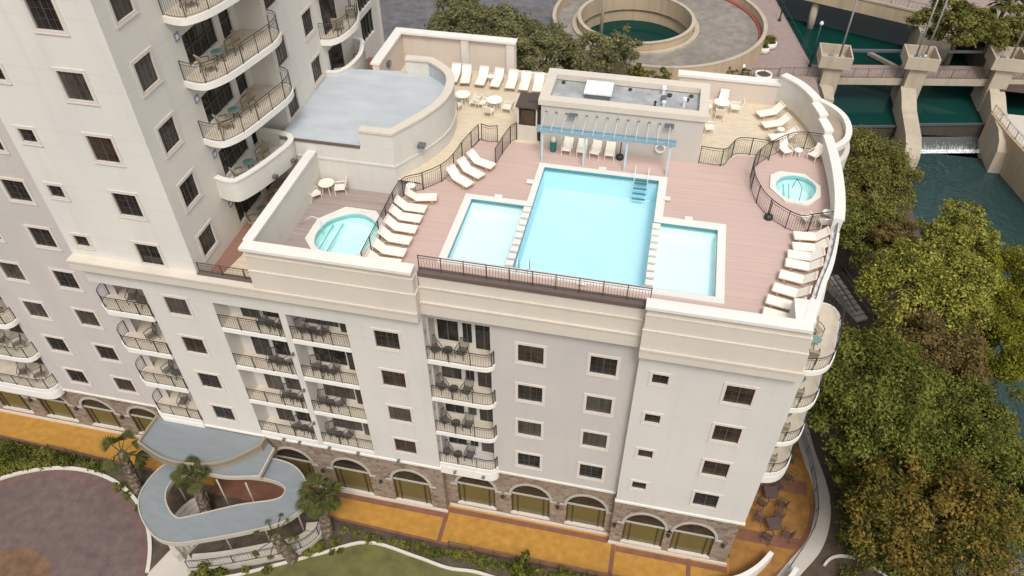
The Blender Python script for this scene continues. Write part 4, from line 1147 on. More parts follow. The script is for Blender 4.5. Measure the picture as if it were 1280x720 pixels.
pchair(-16.85,7.1,18.6,200,'cream chair right of the round table on the left spa deck')
pchair(-17.7,.9,18.6,60,'cream chair at the front left corner of the spa deck, mostly behind the parapet')
ptable(-12.26,15.72,19.6,.46,.68,'tabletop_w','round white table on the rear terrace, left one of two', 'round tables on the rear terrace')
ptable(-10.25,15.48,19.6,.46,.68,'tabletop_w','round white table on the rear terrace, right one of two', 'round tables on the rear terrace')
for i,(cx,cy,side) in enumerate(((-12.26,15.72,'left'),(-10.25,15.48,'right'))):
    for dx,dy,f,nm in ((-.15,-.75,80,'in front of'),(.8,-.15,170,'right of'),(-.8,.05,0,'left of')):
        if side == 'left' and nm == 'left of': continue
        pchair(cx+dx,cy+dy,19.6,f,'cream chair %s the %s round table on the rear terrace' % (nm, side),'chairs at the rear terrace tables')
ptable(-11.25,18.6,19.6,.2,.42,'tabletop_w','tiny round side table between two rear terrace loungers', None,'side_table')
ptable(2.83,17.91,19.6,.46,.68,'tabletop_w','round white table on the right terrace behind the pool house')
for dx,dy,f,nm in ((-.05,-.75,88,'in front of'),(.8,.1,185,'right of'),(.1,.8,-95,'behind'),(-.8,-.1,5,'left of')):
    pchair(2.83+dx,17.91+dy,19.6,f,'cream chair %s the round table on the right terrace' % nm,'chairs at the right terrace table')
pchair(2.2,15.5,19.6,20,'lone cream chair against the right side of the pool house')
for k,x in enumerate((-5.32,-4.5,-3.76,-2.97)): pchair(x,11.75,19.6,-90+rnd.uniform(-8,8),'cream chair against the pool house wall, %s from the left' % ORD[k],'chairs under the pergola')
pchair(6.35,14.0,19.6,-60,'cream chair left of the tiny table behind the right hot tub'); pchair(7.85,13.9,19.6,-130,'cream chair right of the tiny table behind the right hot tub')
ptable(7.0,14.1,19.6,.22,.42,'tabletop_w','tiny round table between two chairs behind the right hot tub',None,'side_table')
pchair(7.15,8.15,19.6,120,'cream chair by the fence in front of the right hot tub, left one'); pchair(7.95,8.05,19.6,100,'cream chair by the fence in front of the right hot tub, right one')
ptable(8.1,8.65,19.6,.25,.5,'tabletop_w','small round table at the parapet behind two chairs',None,'side_table')
ptable(-12.6,6.6,19.6,.25,.5,'tabletop_w','small round table behind the left lounger row at the fence corner',None,'side_table')
ptable(6.15,16.05,19.6,.2,.42,'tabletop_w','tiny side table between the right terrace loungers',None,'side_table')

# ------------------------------------------------------------------ fences on the deck
def fence(label, pts, z, h, name='metal_fence', cat='fence', iron='iron', sp=.12, post=1.15, k=0):
    F = thing(name, label, cat, (pts[0][0],pts[0][1],z))
    pp = [p[:2] for p in smooth([(*p,0) for p in pts],k)] if k else pts
    m = MB(); rails = [MB(),MB(),MB()]; posts = []
    acc = 0; nb = 0; npst = 0; PP = [Vector(p) for p in pp]
    for i in range(len(PP)-1):
        a, b_ = PP[i], PP[i+1]; L = (b_-a).length; d = (b_-a)/max(L,1e-6)
        for k_,(zz,w) in enumerate(((z+h,.038),(z+h-.13,.018),(z+.08,.02))): rails[k_].bar((a.x,a.y,zz),(b_.x,b_.y,zz),w,w*.8)
        while nb <= acc+L: q = a+d*(nb-acc); m.bar((q.x,q.y,z+.08),(q.x,q.y,z+h-.13),.0125); nb += sp
        while npst <= acc+L: q = a+d*(npst-acc); posts.append((q.x,q.y)); npst += post
        acc += L
    posts.append((PP[-1].x,PP[-1].y))
    [q_.build('rail', M[iron], F) for q_ in rails]; m.build('baluster_row', M[iron], F); 
    for px_,py_ in posts:
        q = MB(); q.bar((px_,py_,z),(px_,py_,z+h+.03),.042); q.build('post', M[iron], F)
    return F
fence('dark metal fence curving between the left loungers and the curved block', [(-12.95,.5),(-12.98,3.2),(-12.95,6.1),(-12.1,6.95),(-11.3,7.9),(-10.95,8.9),(-10.75,10.4),(-10.35,12.0)], 19.6, 1.08, k=4)
fence('short dark metal gate panel standing open by the rear terrace', [(-10.2,12.1),(-9.75,11.95),(-9.3,12.1)], 19.6, 1.08, 'metal_gate', 'gate')
fence('dark metal fence running from the angled loungers to the kiosk', [(-8.9,9.9),(-8.75,11.2),(-8.55,12.3),(-8.3,12.6)], 19.6, 1.08)
fence('dark metal fence beside the right corner of the pool house', [(1.8,12.35),(3.0,12.3),(3.35,12.9),(3.8,13.6),(5.0,13.65),(5.5,13.4)], 19.6, 1.08, k=3)
fence('dark curved metal fence around the right hot tub', [(8.25,8.0),(7.3,7.6),(6.61,7.35),(5.84,7.81),(5.24,8.46),(4.86,9.18),(4.55,10.27),(4.5,11.5),(4.75,12.5),(5.4,13.5),(6.25,14.4),(7.0,14.85),(8.2,14.85)], 19.6, 1.08, k=4)
fence('long dark railing on the front edge of the deck facing the pool', [(-10.15,.27),(0.1,.27)], 20.36, .85, 'metal_railing','railing','iron_br',.13,1.03)
F = fence('short dark railing on a brown base on the tower terrace', [(-21.35,YB+.05),(-18.5,YB+.05)], 18.36, .6, 'metal_railing','railing','iron_br',.13,1.2)
m = MB(); m.box(-21.45,-18.4,YB-.12,YB+.2,18.303,18.36); m.build('railing_base', M['brownbase'], F)
fence('low grey railing of wide panels on the right parapet beside the loungers', [offset(outer,.2)[i] for i in range(iL,iH+1)], 20.0, .55, 'metal_railing','railing','lamp',.6,.6)

# ------------------------------------------------------------------ balcony furniture
def balcony_chair(name, cush):
    C_ = thing(name, 'x', 'chair', (0,0,0)); w = .24
    solid = cush == 'cushion'
    B0, B1 = Vector((-.22,0,.40)), Vector((-.40,0,.92))
    m = MB()
    if solid: m.box(-.22,.24,-w,w,.36,.43)
    else:
        for k in range(6): m.box(-.22+.08*k,-.17+.08*k,-w,w,.37,.39)
    m.build('seat', M[cush], C_, local=True)
    m = MB()
    if solid:
        m.add([(-.22,-w,.40),(-.22,w,.40),(-.38,w,.92),(-.38,-w,.92),(-.28,-w,.38),(-.28,w,.38),(-.44,w,.91),(-.44,-w,.91)],[(0,1,2,3),(7,6,5,4),(0,4,5,1),(1,5,6,2),(2,6,7,3),(3,7,4,0)])
    else:
        for k in range(7):
            y = -w+2*w*k/6; m.bar((-.22,y,.38),(-.40,y,.92),.035 if k in (0,6) else .02,.02)
        m.bar((-.40,-w,.92),(-.40,w,.92),.04); m.bar((-.24,-w,.44),(-.24,w,.44),.03)
    m.build('backrest', M[cush], C_, local=True)
    for s in (-1,1):
        q = MB(); q.tube([(.22,s*w,0),(.23,s*w,.60)],.02,6); q.build('leg', M['chair_dk'], C_, local=True)
        q = MB(); q.tube([(-.34,s*w,0),(-.26,s*w,.42)],.02,6); q.build('leg', M['chair_dk'], C_, local=True)
        q = MB(); q.tube([(.24,s*(w+.01),.60),(-.05,s*(w+.03),.64),(-.33,s*(w+.01),.64)],.022,6); q.build('armrest', M['chair_dk'], C_, local=True)
    return C_
def bal_table(name, top, r):
    T = thing(name, 'x', 'table', (0,0,0))
    m = MB(); m.lathe([(r,.5),(r,.53)],(0,0,0),16); m.build('tabletop', M[top], T, local=True)
    for k in range(3):
        t = R(30+120*k); q = MB(); q.tube([(r*.9*math.cos(t),r*.9*math.sin(t),0),(r*.3*math.cos(t),r*.3*math.sin(t),.25),(r*.8*math.cos(t),r*.8*math.sin(t),.5)],.02,6); q.build('leg', M['chair_dk'], T, local=True)
    return T
protoF = {}
def furn(kind, x, y, z, face, label, group):
    if kind not in protoF:
        o = dict(dark=lambda: balcony_chair('balcony_chair','chair_dk'), khaki=lambda: balcony_chair('cushioned_chair','cushion'),
                 dtab=lambda: bal_table('balcony_table','chair_dk',.26), gtab=lambda: bal_table('balcony_table','glass_t',.3))[kind]()
        protoF[kind] = o; o.location = (x,y,z); o.rotation_euler = (0,0,R(face)); o['label'] = label; o['group'] = group
    else: dup(protoF[kind], (x,y,z), R(face), label, group)
LV = ['lowest','third','second','top']
for k,z in enumerate(FB):
    z += .03
    for nm,cx,cy,gap in (('left double bay',-18.75,.42,.5),('right double bay',-16.35,.42,.5),('mauve wall bay',-9.15,.55,.65)):
        j = rnd.uniform(-.12,.12); a1 = rnd.uniform(-25,25); a2 = rnd.uniform(-25,25)
        on = 'on the %s balcony of the %s' % (LV[k], nm)
        furn('dark', cx-gap+j, cy+rnd.uniform(-.06,.06), z, -60+a1, 'dark chair, left of the pair, '+on, 'dark chairs on the front balconies')
        furn('dark', cx+gap+j, cy+rnd.uniform(-.06,.06), z, -120+a2, 'dark chair, right of the pair, '+on, 'dark chairs on the front balconies')
        furn('dtab', cx+j, cy-.1, z, 0, 'small dark round table '+on, 'dark tables on the front balconies')
    furn('dark', -26.8, .7, z, -100+rnd.uniform(-30,30), 'dark balcony chair on the %s corner balcony beside the tower' % LV[k], 'dark chairs on the corner balconies')
    if k in (1,3): furn('dtab', -26.15, .55, z, 0, 'small dark table on the %s corner balcony beside the tower' % LV[k], 'dark tables on the corner balconies')
    zz = 4.93+3*k
    if k < 3:
        furn('dark', -38.6, 1.1, zz, -60, 'dark chair, left of the pair, on the %s balcony of the far left bay' % LV[k], 'dark chairs in the far left bay')
        furn('dark', -37.5, 1.1, zz, -130, 'dark chair, right of the pair, on the %s balcony of the far left bay' % LV[k], 'dark chairs in the far left bay')
    furn('khaki', 8.45, 4.05, z, 80, 'khaki cushioned chair nearest the front on the %s east side balcony' % LV[k], 'khaki chairs on the east side balconies')
    if k > 0: furn('khaki', 8.75, 5.75, z, -60, 'khaki cushioned chair behind the table on the %s east side balcony' % LV[k], 'khaki chairs on the east side balconies')
    furn('gtab', 8.6, 4.95, z, 0, 'glass topped round table on the %s east side balcony' % LV[k], 'glass tables on the east side balconies')
TV = {0:'tower terrace under the solid balcony',1:'solid fronted tower balcony',2:'lower railed tower balcony',3:'middle railed tower balcony',4:'top railed tower balcony'}
for k in range(5):
    z = 17.63+3*k
    furn('khaki', -20.75, 4.55, z, 60 if k else 30, 'khaki cushioned chair, nearer one on the '+TV[k], 'khaki chairs on the tower balconies')
    furn('khaki', -20.5, 6.45, z, -100, 'khaki cushioned chair, farther one on the '+TV[k], 'khaki chairs on the tower balconies')
    furn('gtab', -20.75, 5.5, z, 0, 'green glass round table on the '+TV[k], 'glass tables on the tower balconies')
for k,z in ((1,20.63),(2,23.63)):
    furn('khaki', -19.4, 15.5, z, 100, 'khaki chair, nearer one on the %s far rounded balcony' % ('lower' if k==1 else 'upper'), 'khaki chairs on the far rounded balconies')
    furn('khaki', -19.3, 17.2, z, 200, 'khaki chair, farther one on the %s far rounded balcony' % ('lower' if k==1 else 'upper'), 'khaki chairs on the far rounded balconies')

# patio furniture beside the corner
def patio_set(cx, cy, a0, n, which):
    T = thing('patio_table', 'dark square table of the %s group on the corner patio' % which, 'table', (cx,cy,0), R(a0), 'dark tables on the corner patio')
    m = MB(); m.box(-.4,.4,-.4,.4,.7,.74); m.build('tabletop', M['patio_dk'], T, local=True)
    m = MB(); m.tube([(0,0,0),(0,0,.7)],.05,8); m.box(-.3,.3,-.03,.03,0,.04); m.box(-.03,.03,-.3,.3,.0,.035); m.build('pedestal', M['chair_dk'], T, local=True)
    for k in range(n):
        t = a0+45+360/n*k
        furn('dark2', cx+.85*math.cos(R(t)), cy+.85*math.sin(R(t)), 0.01, t+180, 'dark chair %s the %s patio table' % (['behind','left of','in front of','right of'][k], which), 'dark chairs on the corner patio')
M['patio_dk'] = plain('patio_dark_wood', (0.095,0.062,0.055), 0.6)
protoF['dark2'] = None
_o = balcony_chair('patio_chair','patio_dk'); protoF['dark2'] = _o; _used = []
def furn2(*a): pass
_old = furn
def furn(kind, x, y, z, face, label, group):
    if kind == 'dark2' and not _used:
        _used.append(1); o = protoF['dark2']; o.location = (x,y,z); o.rotation_euler = (0,0,R(face)); o['label'] = label; o['group'] = group
    else: _old(kind, x, y, z, face, label, group)
patio_set(9.6,5.2,10,4,'rear'); patio_set(9.75,3.0,20,4,'middle'); patio_set(10.2,7.4,0,4,'hindmost')
# low white walls at the patio steps
def low_wall(label, pts, w, h):
    o = MB(); o.band(pts, -w/2, w/2, 0, h); q = o.build('low_wall', M['white']); tag(q, label, 'low wall')
low_wall('curved white low wall, left of the two at the patio steps', [p[:2] for p in smooth([(9.5,.95,0),(8.7,-.1,0),(7.6,-1.0,0),(6.2,-1.6,0)],5)], .26, .95)
low_wall('white low wall, right of the two at the patio steps', [p[:2] for p in smooth([(10.9,.25,0),(10.2,-.8,0),(9.2,-1.8,0)],5)], .26, .95)
fence('low dark railing along the outer edge of the corner patio', [p[:2] for p in smooth([(10.7,.66,0),(12.0,3.0,0),(12.45,4.79,0),(12.35,7.7,0),(11.8,11,0)],5)], 0.02, .75, 'metal_railing','railing','lamp',.14,1.5)

# front railings
fence('dark garden railing along the yellow walkway below the mauve wall', [(-9.35,-2.3),(-4.5,-2.32),(.3,-2.3),(4.6,-2.45)], 0.0, .8, 'metal_railing','railing','iron_br',.14,1.4)
fence('dark garden railing left of the entrance canopy', [(-37.4,-1.15),(-33.5,-1.35),(-29.6,-1.42)], 0.0, .8, 'metal_railing','railing','iron_br',.14,1.4)

# ------------------------------------------------------------------ entrance canopy
EC = thing('entrance_canopy', 'blue grey metal entrance canopy looping out from the hotel front', 'canopy', (-24,-2.5,0))
big = [(-28.5,-.12)] + [p[:2] for p in smooth([(-28.55,-2.1,0),(-26.6,-2.8,0),(-24.7,-2.88,0),(-22.7,-2.25,0),(-21.15,-.75,0)],5)] + [(-21.1,-.12)]
m = MB(); m.prism(big, 4.72, 4.8); m.build('upper_roof', M['canopy'], EC)
m = MB(); m.band(big, 0, .12, 4.35, 5.0); m.build('fascia', M['fascia'], EC)
midr = [p[:2] for p in smooth([(-25.1,-2.7,0),(-24.28,-2.83,0),(-22.53,-2.86,0),(-20.6,-2.41,0)],4)] + [(-20.6,-.4),(-21.1,-.12),(-24.6,-.12)]
m = MB(); m.prism(midr, 4.22, 4.34); m.build('middle_roof', M['canopy'], EC)
m = MB(); m.band(midr[:-2], -.05, .05, 4.12, 4.40); m.build('fascia', M['archtrim'], EC)
oo = [p[:2] for p in smooth([(-26.79,-2.5,0),(-27.2,-3.61,0),(-27.11,-4.93,0),(-26.28,-6.04,0),(-24.88,-6.96,0),(-23.61,-7.08,0),(-22.26,-6.6,0),(-19.81,-5.51,0),(-18.18,-4.55,0),(-17.45,-3.37,0),(-17.62,-2.4,0),(-18.7,-1.28,0),(-19.9,-.86,0),(-21.5,-.9,0),(-24,-1.2,0),(-26,-1.8,0)],4,True)]
oi = [p[:2] for p in smooth([(-25.64,-3.1,0),(-25.85,-3.99,0),(-25.41,-4.89,0),(-24.36,-5.63,0),(-23.52,-5.36,0),(-21.23,-4.16,0),(-19.32,-3.4,0),(-18.94,-2.85,0),(-19.28,-2.4,0),(-20.5,-2.2,0),(-22.5,-2.4,0),(-24.6,-2.7,0)],4,True)]
m = MB(); m.prism(oo, 3.62, 3.8, [oi]); m.build('loop_roof', M['canopy'], EC)
m = MB(); m.band(oo, -.04, .03, 3.52, 3.86, True); m.build('fascia', M['archtrim'], EC); m = MB(); m.band(oi, -.03, .04, 3.52, 3.85, True); m.build('fascia', M['archtrim'], EC)
for x,y in ((-26.4,-4.6),(-24.6,-6.3),(-22.0,-5.3),(-20.0,-4.3),(-18.3,-3.2),(-19.0,-1.9),(-21.6,-2.6),(-23.4,-2.75),(-26.3,-2.9)):
    q = MB(); q.tube([(x,y,0),(x,y,3.62)],.05,8); q.build('post', M['archtrim'], EC, smooth=True)
# ramped walk below the canopy
rw = [p[:2] for p in smooth([(-23.9,-7.0,0),(-22.2,-6.45,0),(-19.8,-5.4,0),(-18.0,-4.5,0),(-17.2,-3.4,0),(-17.4,-2.4,0)],5)]
A = thing('access_ramp', 'pale ramped walk with a dark railing under the canopy', 'ramp', (-20,-5,0))
m = MB(); m.band(rw, 0.0, 1.0, -.02, .35); m.build('slab', M['path'], A)
m = MB(); m.band(rw, -.08, -.002, -.02, .5); m.build('kerb', M['archtrim'], A)
m = MB(); railing(m, offset(rw,.08), .36, .9, .16, 1.3); m.build('railing', M['iron'], A)
cst = thing('curved_steps', 'curved pale steps with a dark handrail inside the canopy loop', 'steps', (-24.8,-4.2,0))
for k in range(5):
    q = MB(); r0 = 1.0+.28*k
    q.band(circle(-24.0,-4.3,r0,10,120,250,False), 0, -.28, -.02, .14+.14*k); q.build('step', M['path'], cst)
q = MB(); railing(q, circle(-24.0,-4.3,.95,10,120,250,False), .1, .9, .16, .7); q.build('railing', M['iron'], cst)
# ------------------------------------------------------------------ trees
def leaf_mesh(name, centers, per, spread, size, mat, parent, seed, flat=0.7):
    rs = np.random.RandomState(seed)
    c = np.repeat(np.array(centers), per, axis=0); n = len(c)
    d = rs.normal(size=(n,3)); d /= np.linalg.norm(d,axis=1)[:,None]
    rad = np.abs(rs.normal(0.75,0.28,size=(n,1)))
    sp = np.repeat(np.array(spread if hasattr(spread,'__len__') else [spread]*len(centers)), per)[:,None]
    p = c + d*rad*sp*np.array([1,1,flat])
    nrm = d*0.8 + rs.normal(size=(n,3))*0.6 + np.array([0,0,0.55]); nrm /= np.linalg.norm(nrm,axis=1)[:,None]
    t = rs.normal(size=(n,3)); u = np.cross(nrm,t); u /= np.linalg.norm(u,axis=1)[:,None]; v = np.cross(nrm,u)
    s = (size*(0.6+0.8*rs.rand(n)))[:,None]
    V = np.stack([p-u*s, p-v*s*0.55+nrm*s*0.12, p+u*s, p+v*s*0.55+nrm*s*0.12],axis=1).reshape(-1,3)
    off = Vector((0,0,0)); q = parent
    while q is not None: off += q.location; q = q.parent
    V -= np.array(off)
    me = bpy.data.meshes.new(name)
    me.vertices.add(4*n); me.vertices.foreach_set('co', V.astype(np.float32).ravel())
    me.loops.add(4*n); me.loops.foreach_set('vertex_index', np.arange(4*n,dtype=np.int32))
    me.polygons.add(n); me.polygons.foreach_set('loop_start', np.arange(0,4*n,4,dtype=np.int32))
    try: me.polygons.foreach_set('loop_total', np.full(n,4,dtype=np.int32))
    except Exception: pass
    me.update(calc_edges=True); me.validate()
    me.materials.append(M[mat])
    o = bpy.data.objects.new(name, me); COL.objects.link(o); o.parent = parent
    return o

def tree(name, label, cat, base, cc, rad, mat, nclump=60, per=110, size=.2, seed=1, group=None, lean=(0,0), clump=None, open_=0.0, tr=None, limbs=12):
    """base: trunk foot, cc: crown centre, rad: crown radii"""
    T = thing(name, label, cat, base, 0, group)
    r_ = random.Random(seed); rs = np.random.RandomState(seed+99)
    cc = Vector(cc); clump = clump or 0.20*min(rad[0],rad[1])
    lob = [(r_.uniform(0,6.28), r_.uniform(.75,1.15)) for _ in range(5)]
    C_ = []; S_ = []
    lobes = []
    nl = max(5, int(nclump/9))
    for i in range(nl):
        zc = -0.35+1.25*(i+.5)/nl; zc = min(zc,.9); a = i*2.399+r_.uniform(-.4,.4); rr = math.sqrt(max(0,1-zc*zc))
        k = r_.uniform(.50,.78)
        lobes.append((Vector((math.cos(a)*rr*rad[0]*k, math.sin(a)*rr*rad[1]*k, zc*rad[2]*k)), r_.uniform(.30,.48)*(0.5+6/(nl+5))))
    while len(C_) < nclump:
        lc, lr = lobes[len(C_) % nl] if r_.random() > .12 else (Vector((0,0,0)), .55)
        a = r_.uniform(0,2*math.pi); zc = r_.uniform(-0.55,1); rr = math.sqrt(max(0,1-zc*zc)); k = r_.uniform(.75,1.05)
        p = lc + Vector((math.cos(a)*rr*rad[0]*lr*k, math.sin(a)*rr*rad[1]*lr*k, zc*rad[2]*lr*1.1*k))
        if open_ and r_.random() < open_ and k < .7: continue
        C_.append(tuple(cc+p)); S_.append(clump*r_.uniform(.55,1.15))
    tr = tr or 0.075*max(rad)
    m = MB(); b0 = Vector(base); top_ = cc + Vector((0,0,-.1*rad[2]))
    mid_ = b0.lerp(top_,.5)+Vector((r_.uniform(-.3,.3),r_.uniform(-.3,.3),0))
    m.tube([b0, b0.lerp(mid_,.5), mid_, top_],[tr*1.3,tr,tr*.8,tr*.35],8)
    for i in range(limbs):
        e = Vector(C_[i*len(C_)//limbs]); s = mid_.lerp(top_, r_.uniform(0,.8))
        h = s.lerp(e,.5)+Vector((0,0,.25)); m.tube([s,h,e],[tr*.42,tr*.25,tr*.08],5)
    m.build('trunk', M['bark'], T, True)
    leaf_mesh('crown', C_, per, S_, size, mat, T, seed)
    return T

# riverside trees, right of the hotel
RT = [ # label, base, crown centre, radii, material, clumps, per, seed
 ('big dark green tree whose crown touches the east side balconies', (15.0,8.5,0),(13.9,8.0,7.4),(4.7,5.0,3.9),'lf_dark',120,150,11),
 ('dark green tree right of the biggest dark crown, at the middle of the bank', (20.3,8.0,-1.0),(19.2,8.0,5.4),(4.0,4.4,3.6),'lf_dark',85,140,12),
 ('autumn tree with orange and yellow leaves at the lower right', (18.0,2.2,-.1),(17.0,2.1,5.6),(4.4,4.6,3.4),'lf_orange',95,125,13),
 ('brown leaved tree between the lime yellow crown and the dark crowns', (19.8,15.2,-.6),(19.3,15.2,5.0),(3.5,4.0,3.2),'lf_brown',85,130,14),
 ('lime yellow tree standing out in the middle of the riverside trees', (19.2,20.4,-.5),(19.2,19.8,6.6),(4.7,4.0,3.0),'lf_lime',105,130,15),
 ('small lime yellow tree nearest the open river', (23.2,27.2,-2.3),(22.9,27.4,5.4),(2.9,3.2,2.7),'lf_lime',48,120,16),
 ('small rust brown tree between two green crowns above the lime tree', (18.3,25.6,-.4),(18.3,25.6,5.4),(1.9,2.0,1.8),'lf_brown',30,110,17),
 ('olive green tree beside the curved parapet and the weir', (17.4,34.0,-.4),(17.2,33.8,5.6),(4.1,4.8,3.2),'lf_olive',95,140,18),
 ('yellow green tree at the right edge nearest the open river', (26.2,25.4,-5.5),(26.0,25.2,2.6),(4.2,4.6,3.4),'lf_lime2',80,130,19),
 ('yellow green tree low on the right edge, nearer the viewer', (25.5,17.2,-5),(25.2,18.6,2.8),(3.6,3.9,3.0),'lf_lime2',70,130,20),
 ('dark green tree in the lower right corner above the bare bush', (23.2,6.5,-2.5),(22.6,6.4,2.6),(3.2,3.4,2.8),'lf_dark',60,130,21),
 ('green tree squeezed between the hotel corner and the olive tree', (17.3,41.6,-.5),(16.7,40.6,3.6),(2.6,3.0,2.6),'lf_olive',50,130,22),
 ('dark green tree behind the rust brown one, close to the parapet', (16.4,28.6,-.1),(16.2,28.6,4.4),(3.6,3.8,3.0),'lf_green',75,130,23),
 ('low dark tree under the big dark crown, by the pale path', (15.2,4.2,0),(14.1,4.9,3.9),(1.7,3.6,2.3),'lf_dark',52,120,24),
 ('olive tree between the brown crown and the right edge', (22.7,12.2,-2),(21.0,12.0,3.4),(2.2,2.8,2.4),'lf_olive',45,130,25),
 ('small green bush tree beside the steps behind the hotel', (17.3,23.6,0),(16.0,31.6,2.0),(2.0,2.2,1.8),'lf_green',30,110,26),
]
M['lf_lime2'] = leafmat('leaf_yellow_green', (0.050,0.056,0.010), (0.120,0.125,0.020), (0.240,0.225,0.030))
for i,(lb,b_,c,r_,mt,n,per,sd_) in enumerate(RT):
    if i == 15: b_ = (16.0,31.6,0)
    tree('riverside_tree', lb, 'tree', b_, c, r_, mt, int(n*1.7), int(per*2.0), .10, sd_)
# bare twiggy bush in the corner
rs = random.Random(8); C_ = []
while len(C_) < 520:
    x, y = rs.uniform(11.5,22), rs.uniform(-6,10)
    if x < 13.75-max(0,1.5-y)*.35: continue
    if rs.random() < .35*math.sin(x*1.3+y)+.25: continue
    C_.append((x,y,rs.uniform(.1,.7)-max(0,x-18)*.4))
o = leaf_mesh('undergrowth', C_, 55, .42, .1, 'lf_green', None, 92); tag(o, 'dark green undergrowth below the riverside trees', 'undergrowth', kind='stuff')
T = thing('bare_bush', 'grey brown bare twiggy bush in the lower right corner', 'bush', (21.8,2.4,-1.5))
r_ = random.Random(5); m = MB()
for k in range(90):
    a = r_.uniform(0,6.28); e = r_.uniform(.3,1.3); L = r_.uniform(2,4.2)
    p = Vector((21.8+r_.uniform(-1,1),2.4+r_.uniform(-1,1),-1.5)); d = Vector((math.cos(a)*math.cos(e),math.sin(a)*math.cos(e),math.sin(e)))
    q = p+d*L*.6; m.tube([p,q,q+(d+Vector((r_.uniform(-.5,.5),r_.uniform(-.5,.5),.1)))*L*.4],[.05,.035,.012],4,False)
    for j in range(4):
        s = p.lerp(q,r_.uniform(.4,1)); m.tube([s,s+(d+Vector((r_.uniform(-.8,.8),r_.uniform(-.8,.8),r_.uniform(-.2,.6))))*1.1],[.02,.008],3,False)
M['twig'] = plain('pale_twigs', (0.20,0.165,0.12), .9)
m.build('twigs', M['twig'], T)
leaf_mesh('leaves', [(21.8+r_.uniform(-2,2),2.4+r_.uniform(-2,2),r_.uniform(-.5,1.8)) for _ in range(20)], 12, .5, .12, 'lf_brown', T, 55)

# trees behind the pool deck
tree('live_oak', 'wide live oak behind the rear terrace wall, the largest of its row', 'tree', (-20.2,53.2,0),(-20.2,53.0,6.2),(5.8,4.6,3.3),'lf_oak',120,230,.15,31,'live oaks behind the deck')
tree('live_oak', 'live oak beside the road at the upper left of the row', 'tree', (-24.6,56.4,0),(-24.3,56.3,6.4),(3.0,3.0,2.4),'lf_oak',45,220,.15,32,'live oaks behind the deck')
tree('live_oak', 'live oak in the middle of the row behind the pool house', 'tree', (-13.2,49.4,0),(-13.0,49.6,5.6),(4.6,3.6,3.3),'lf_oak',105,230,.15,33,'live oaks behind the deck')
tree('live_oak', 'loose live oak with a visible trunk, right end of the row', 'tree', (-6.4,52.6,0),(-6.9,53.6,4.6),(3.7,3.3,2.6),'lf_oak',60,130,.14,34,'live oaks behind the deck', limbs=22)
tree('yellowish_bush', 'rounded yellow green bush between the oaks and the ramp wall', 'bush', (-2.3,53.6,0),(-2.4,53.8,1.9),(2.6,1.9,1.7),'lf_olive',40,90,.17,35, limbs=8)
for i,(x,y,w,lb) in enumerate(((6.6,59.8,.9,'low weedy bush beside the round planter behind the right terrace'),(5.2,59.9,.8,'low weedy bush left of the other one behind the right terrace'),(8.1,60.2,.6,'small scrubby bush nearest the short bollard light'))):
    tree('low_bush', lb, 'bush', (x,y,0),(x,y,.6),(w,.6,.6),'lf_olive',10,50,.12,40+i, limbs=3)
tree('hedge', 'low dark hedge behind the rear edge of the terrace', 'hedge', (-13,46.6,0),(-13,46.6,.8),(7.5,.9,.8),'lf_dark',60,60,.16,46,clump=.7,limbs=3)
# trees beyond the dam
tree('riverside_tree','olive green tree beyond the dam towers','tree',(31.3,68.5,-.6),(31.2,68.4,4.4),(4.6,4.2,3.2),'lf_olive',90,200,.16,47)
tree('riverside_tree','dark olive tree at the right edge beyond the dam','tree',(38.2,69.5,-.6),(38.0,69.4,3.6),(3.6,3.4,3.0),'lf_olive',65,200,.16,48)
T = thing('palm_tree','fan palm at the upper right corner behind the dam','palm',(37.0,74,-.6))
def frond(mb, o, az, el, L, droop, w, n=5, leaves=7):
    P = []; p = Vector(o)
    for i in range(n+1):
        t = i/n; e = el-droop*t*t
        P.append(p.copy()); p = p+Vector((math.cos(az)*math.cos(e),math.sin(az)*math.cos(e),math.sin(e)))*(L/n)
    mb.tube(P,[.03]*len(P),4,False)
    e = el-droop; d = (P[-1]-P[-2]).normalized(); s = d.cross(Vector((0,0,1))).normalized(); u = s.cross(d)
    for k in range(-leaves,leaves+1):
        a = k/leaves*1.35; dd = (d*math.cos(a)+s*math.sin(a)); q = P[-1]+dd*w*(1-.25*abs(a)/1.35) - Vector((0,0,(.12+.25*abs(a)/1.35)*w))
        z = (s*math.cos(a)-d*math.sin(a))*.036*w/0.5
        mb.add([P[-1]-u*.0, P[-1].lerp(q,.55)-z+u*.03, q, P[-1].lerp(q,.55)+z+u*.03],[(0,1,2,3)])
def palm(T, base, top, r0, r1, fr, L, w, seed, spread=(.1,1.2), up=False):
    r_ = random.Random(seed); b0, t0 = Vector(base), Vector(top)
    n = 16; pts = []; rr = []
    for i in range(n+1):
        t = i/n; p = b0.lerp(t0,t)+Vector((0,0,0)); bulge = r0+(r1-r0)*t
        pts.append(p); rr.append(bulge*(1.0+.10*(i%2)))
    m = MB(); m.tube(pts, rr, 12); m.build('trunk', M['palmbark'], T)
    m = MB()
    for i in range(fr):
        az = 2.4*i+r_.uniform(-.2,.2); el = r_.uniform(*spread)
        frond(m, t0-Vector((0,0,.05)), az, el, L*r_.uniform(.75,1.1), r_.uniform(.2,1.5), w*r_.uniform(.65,1.2))
    m.build('crown', M['lf_palm'], T)
palm(T,(37.0,74,-.6),(37.0,74,5.5),.25,.2,26,1.7,1.3,60,(-.3,1.3))
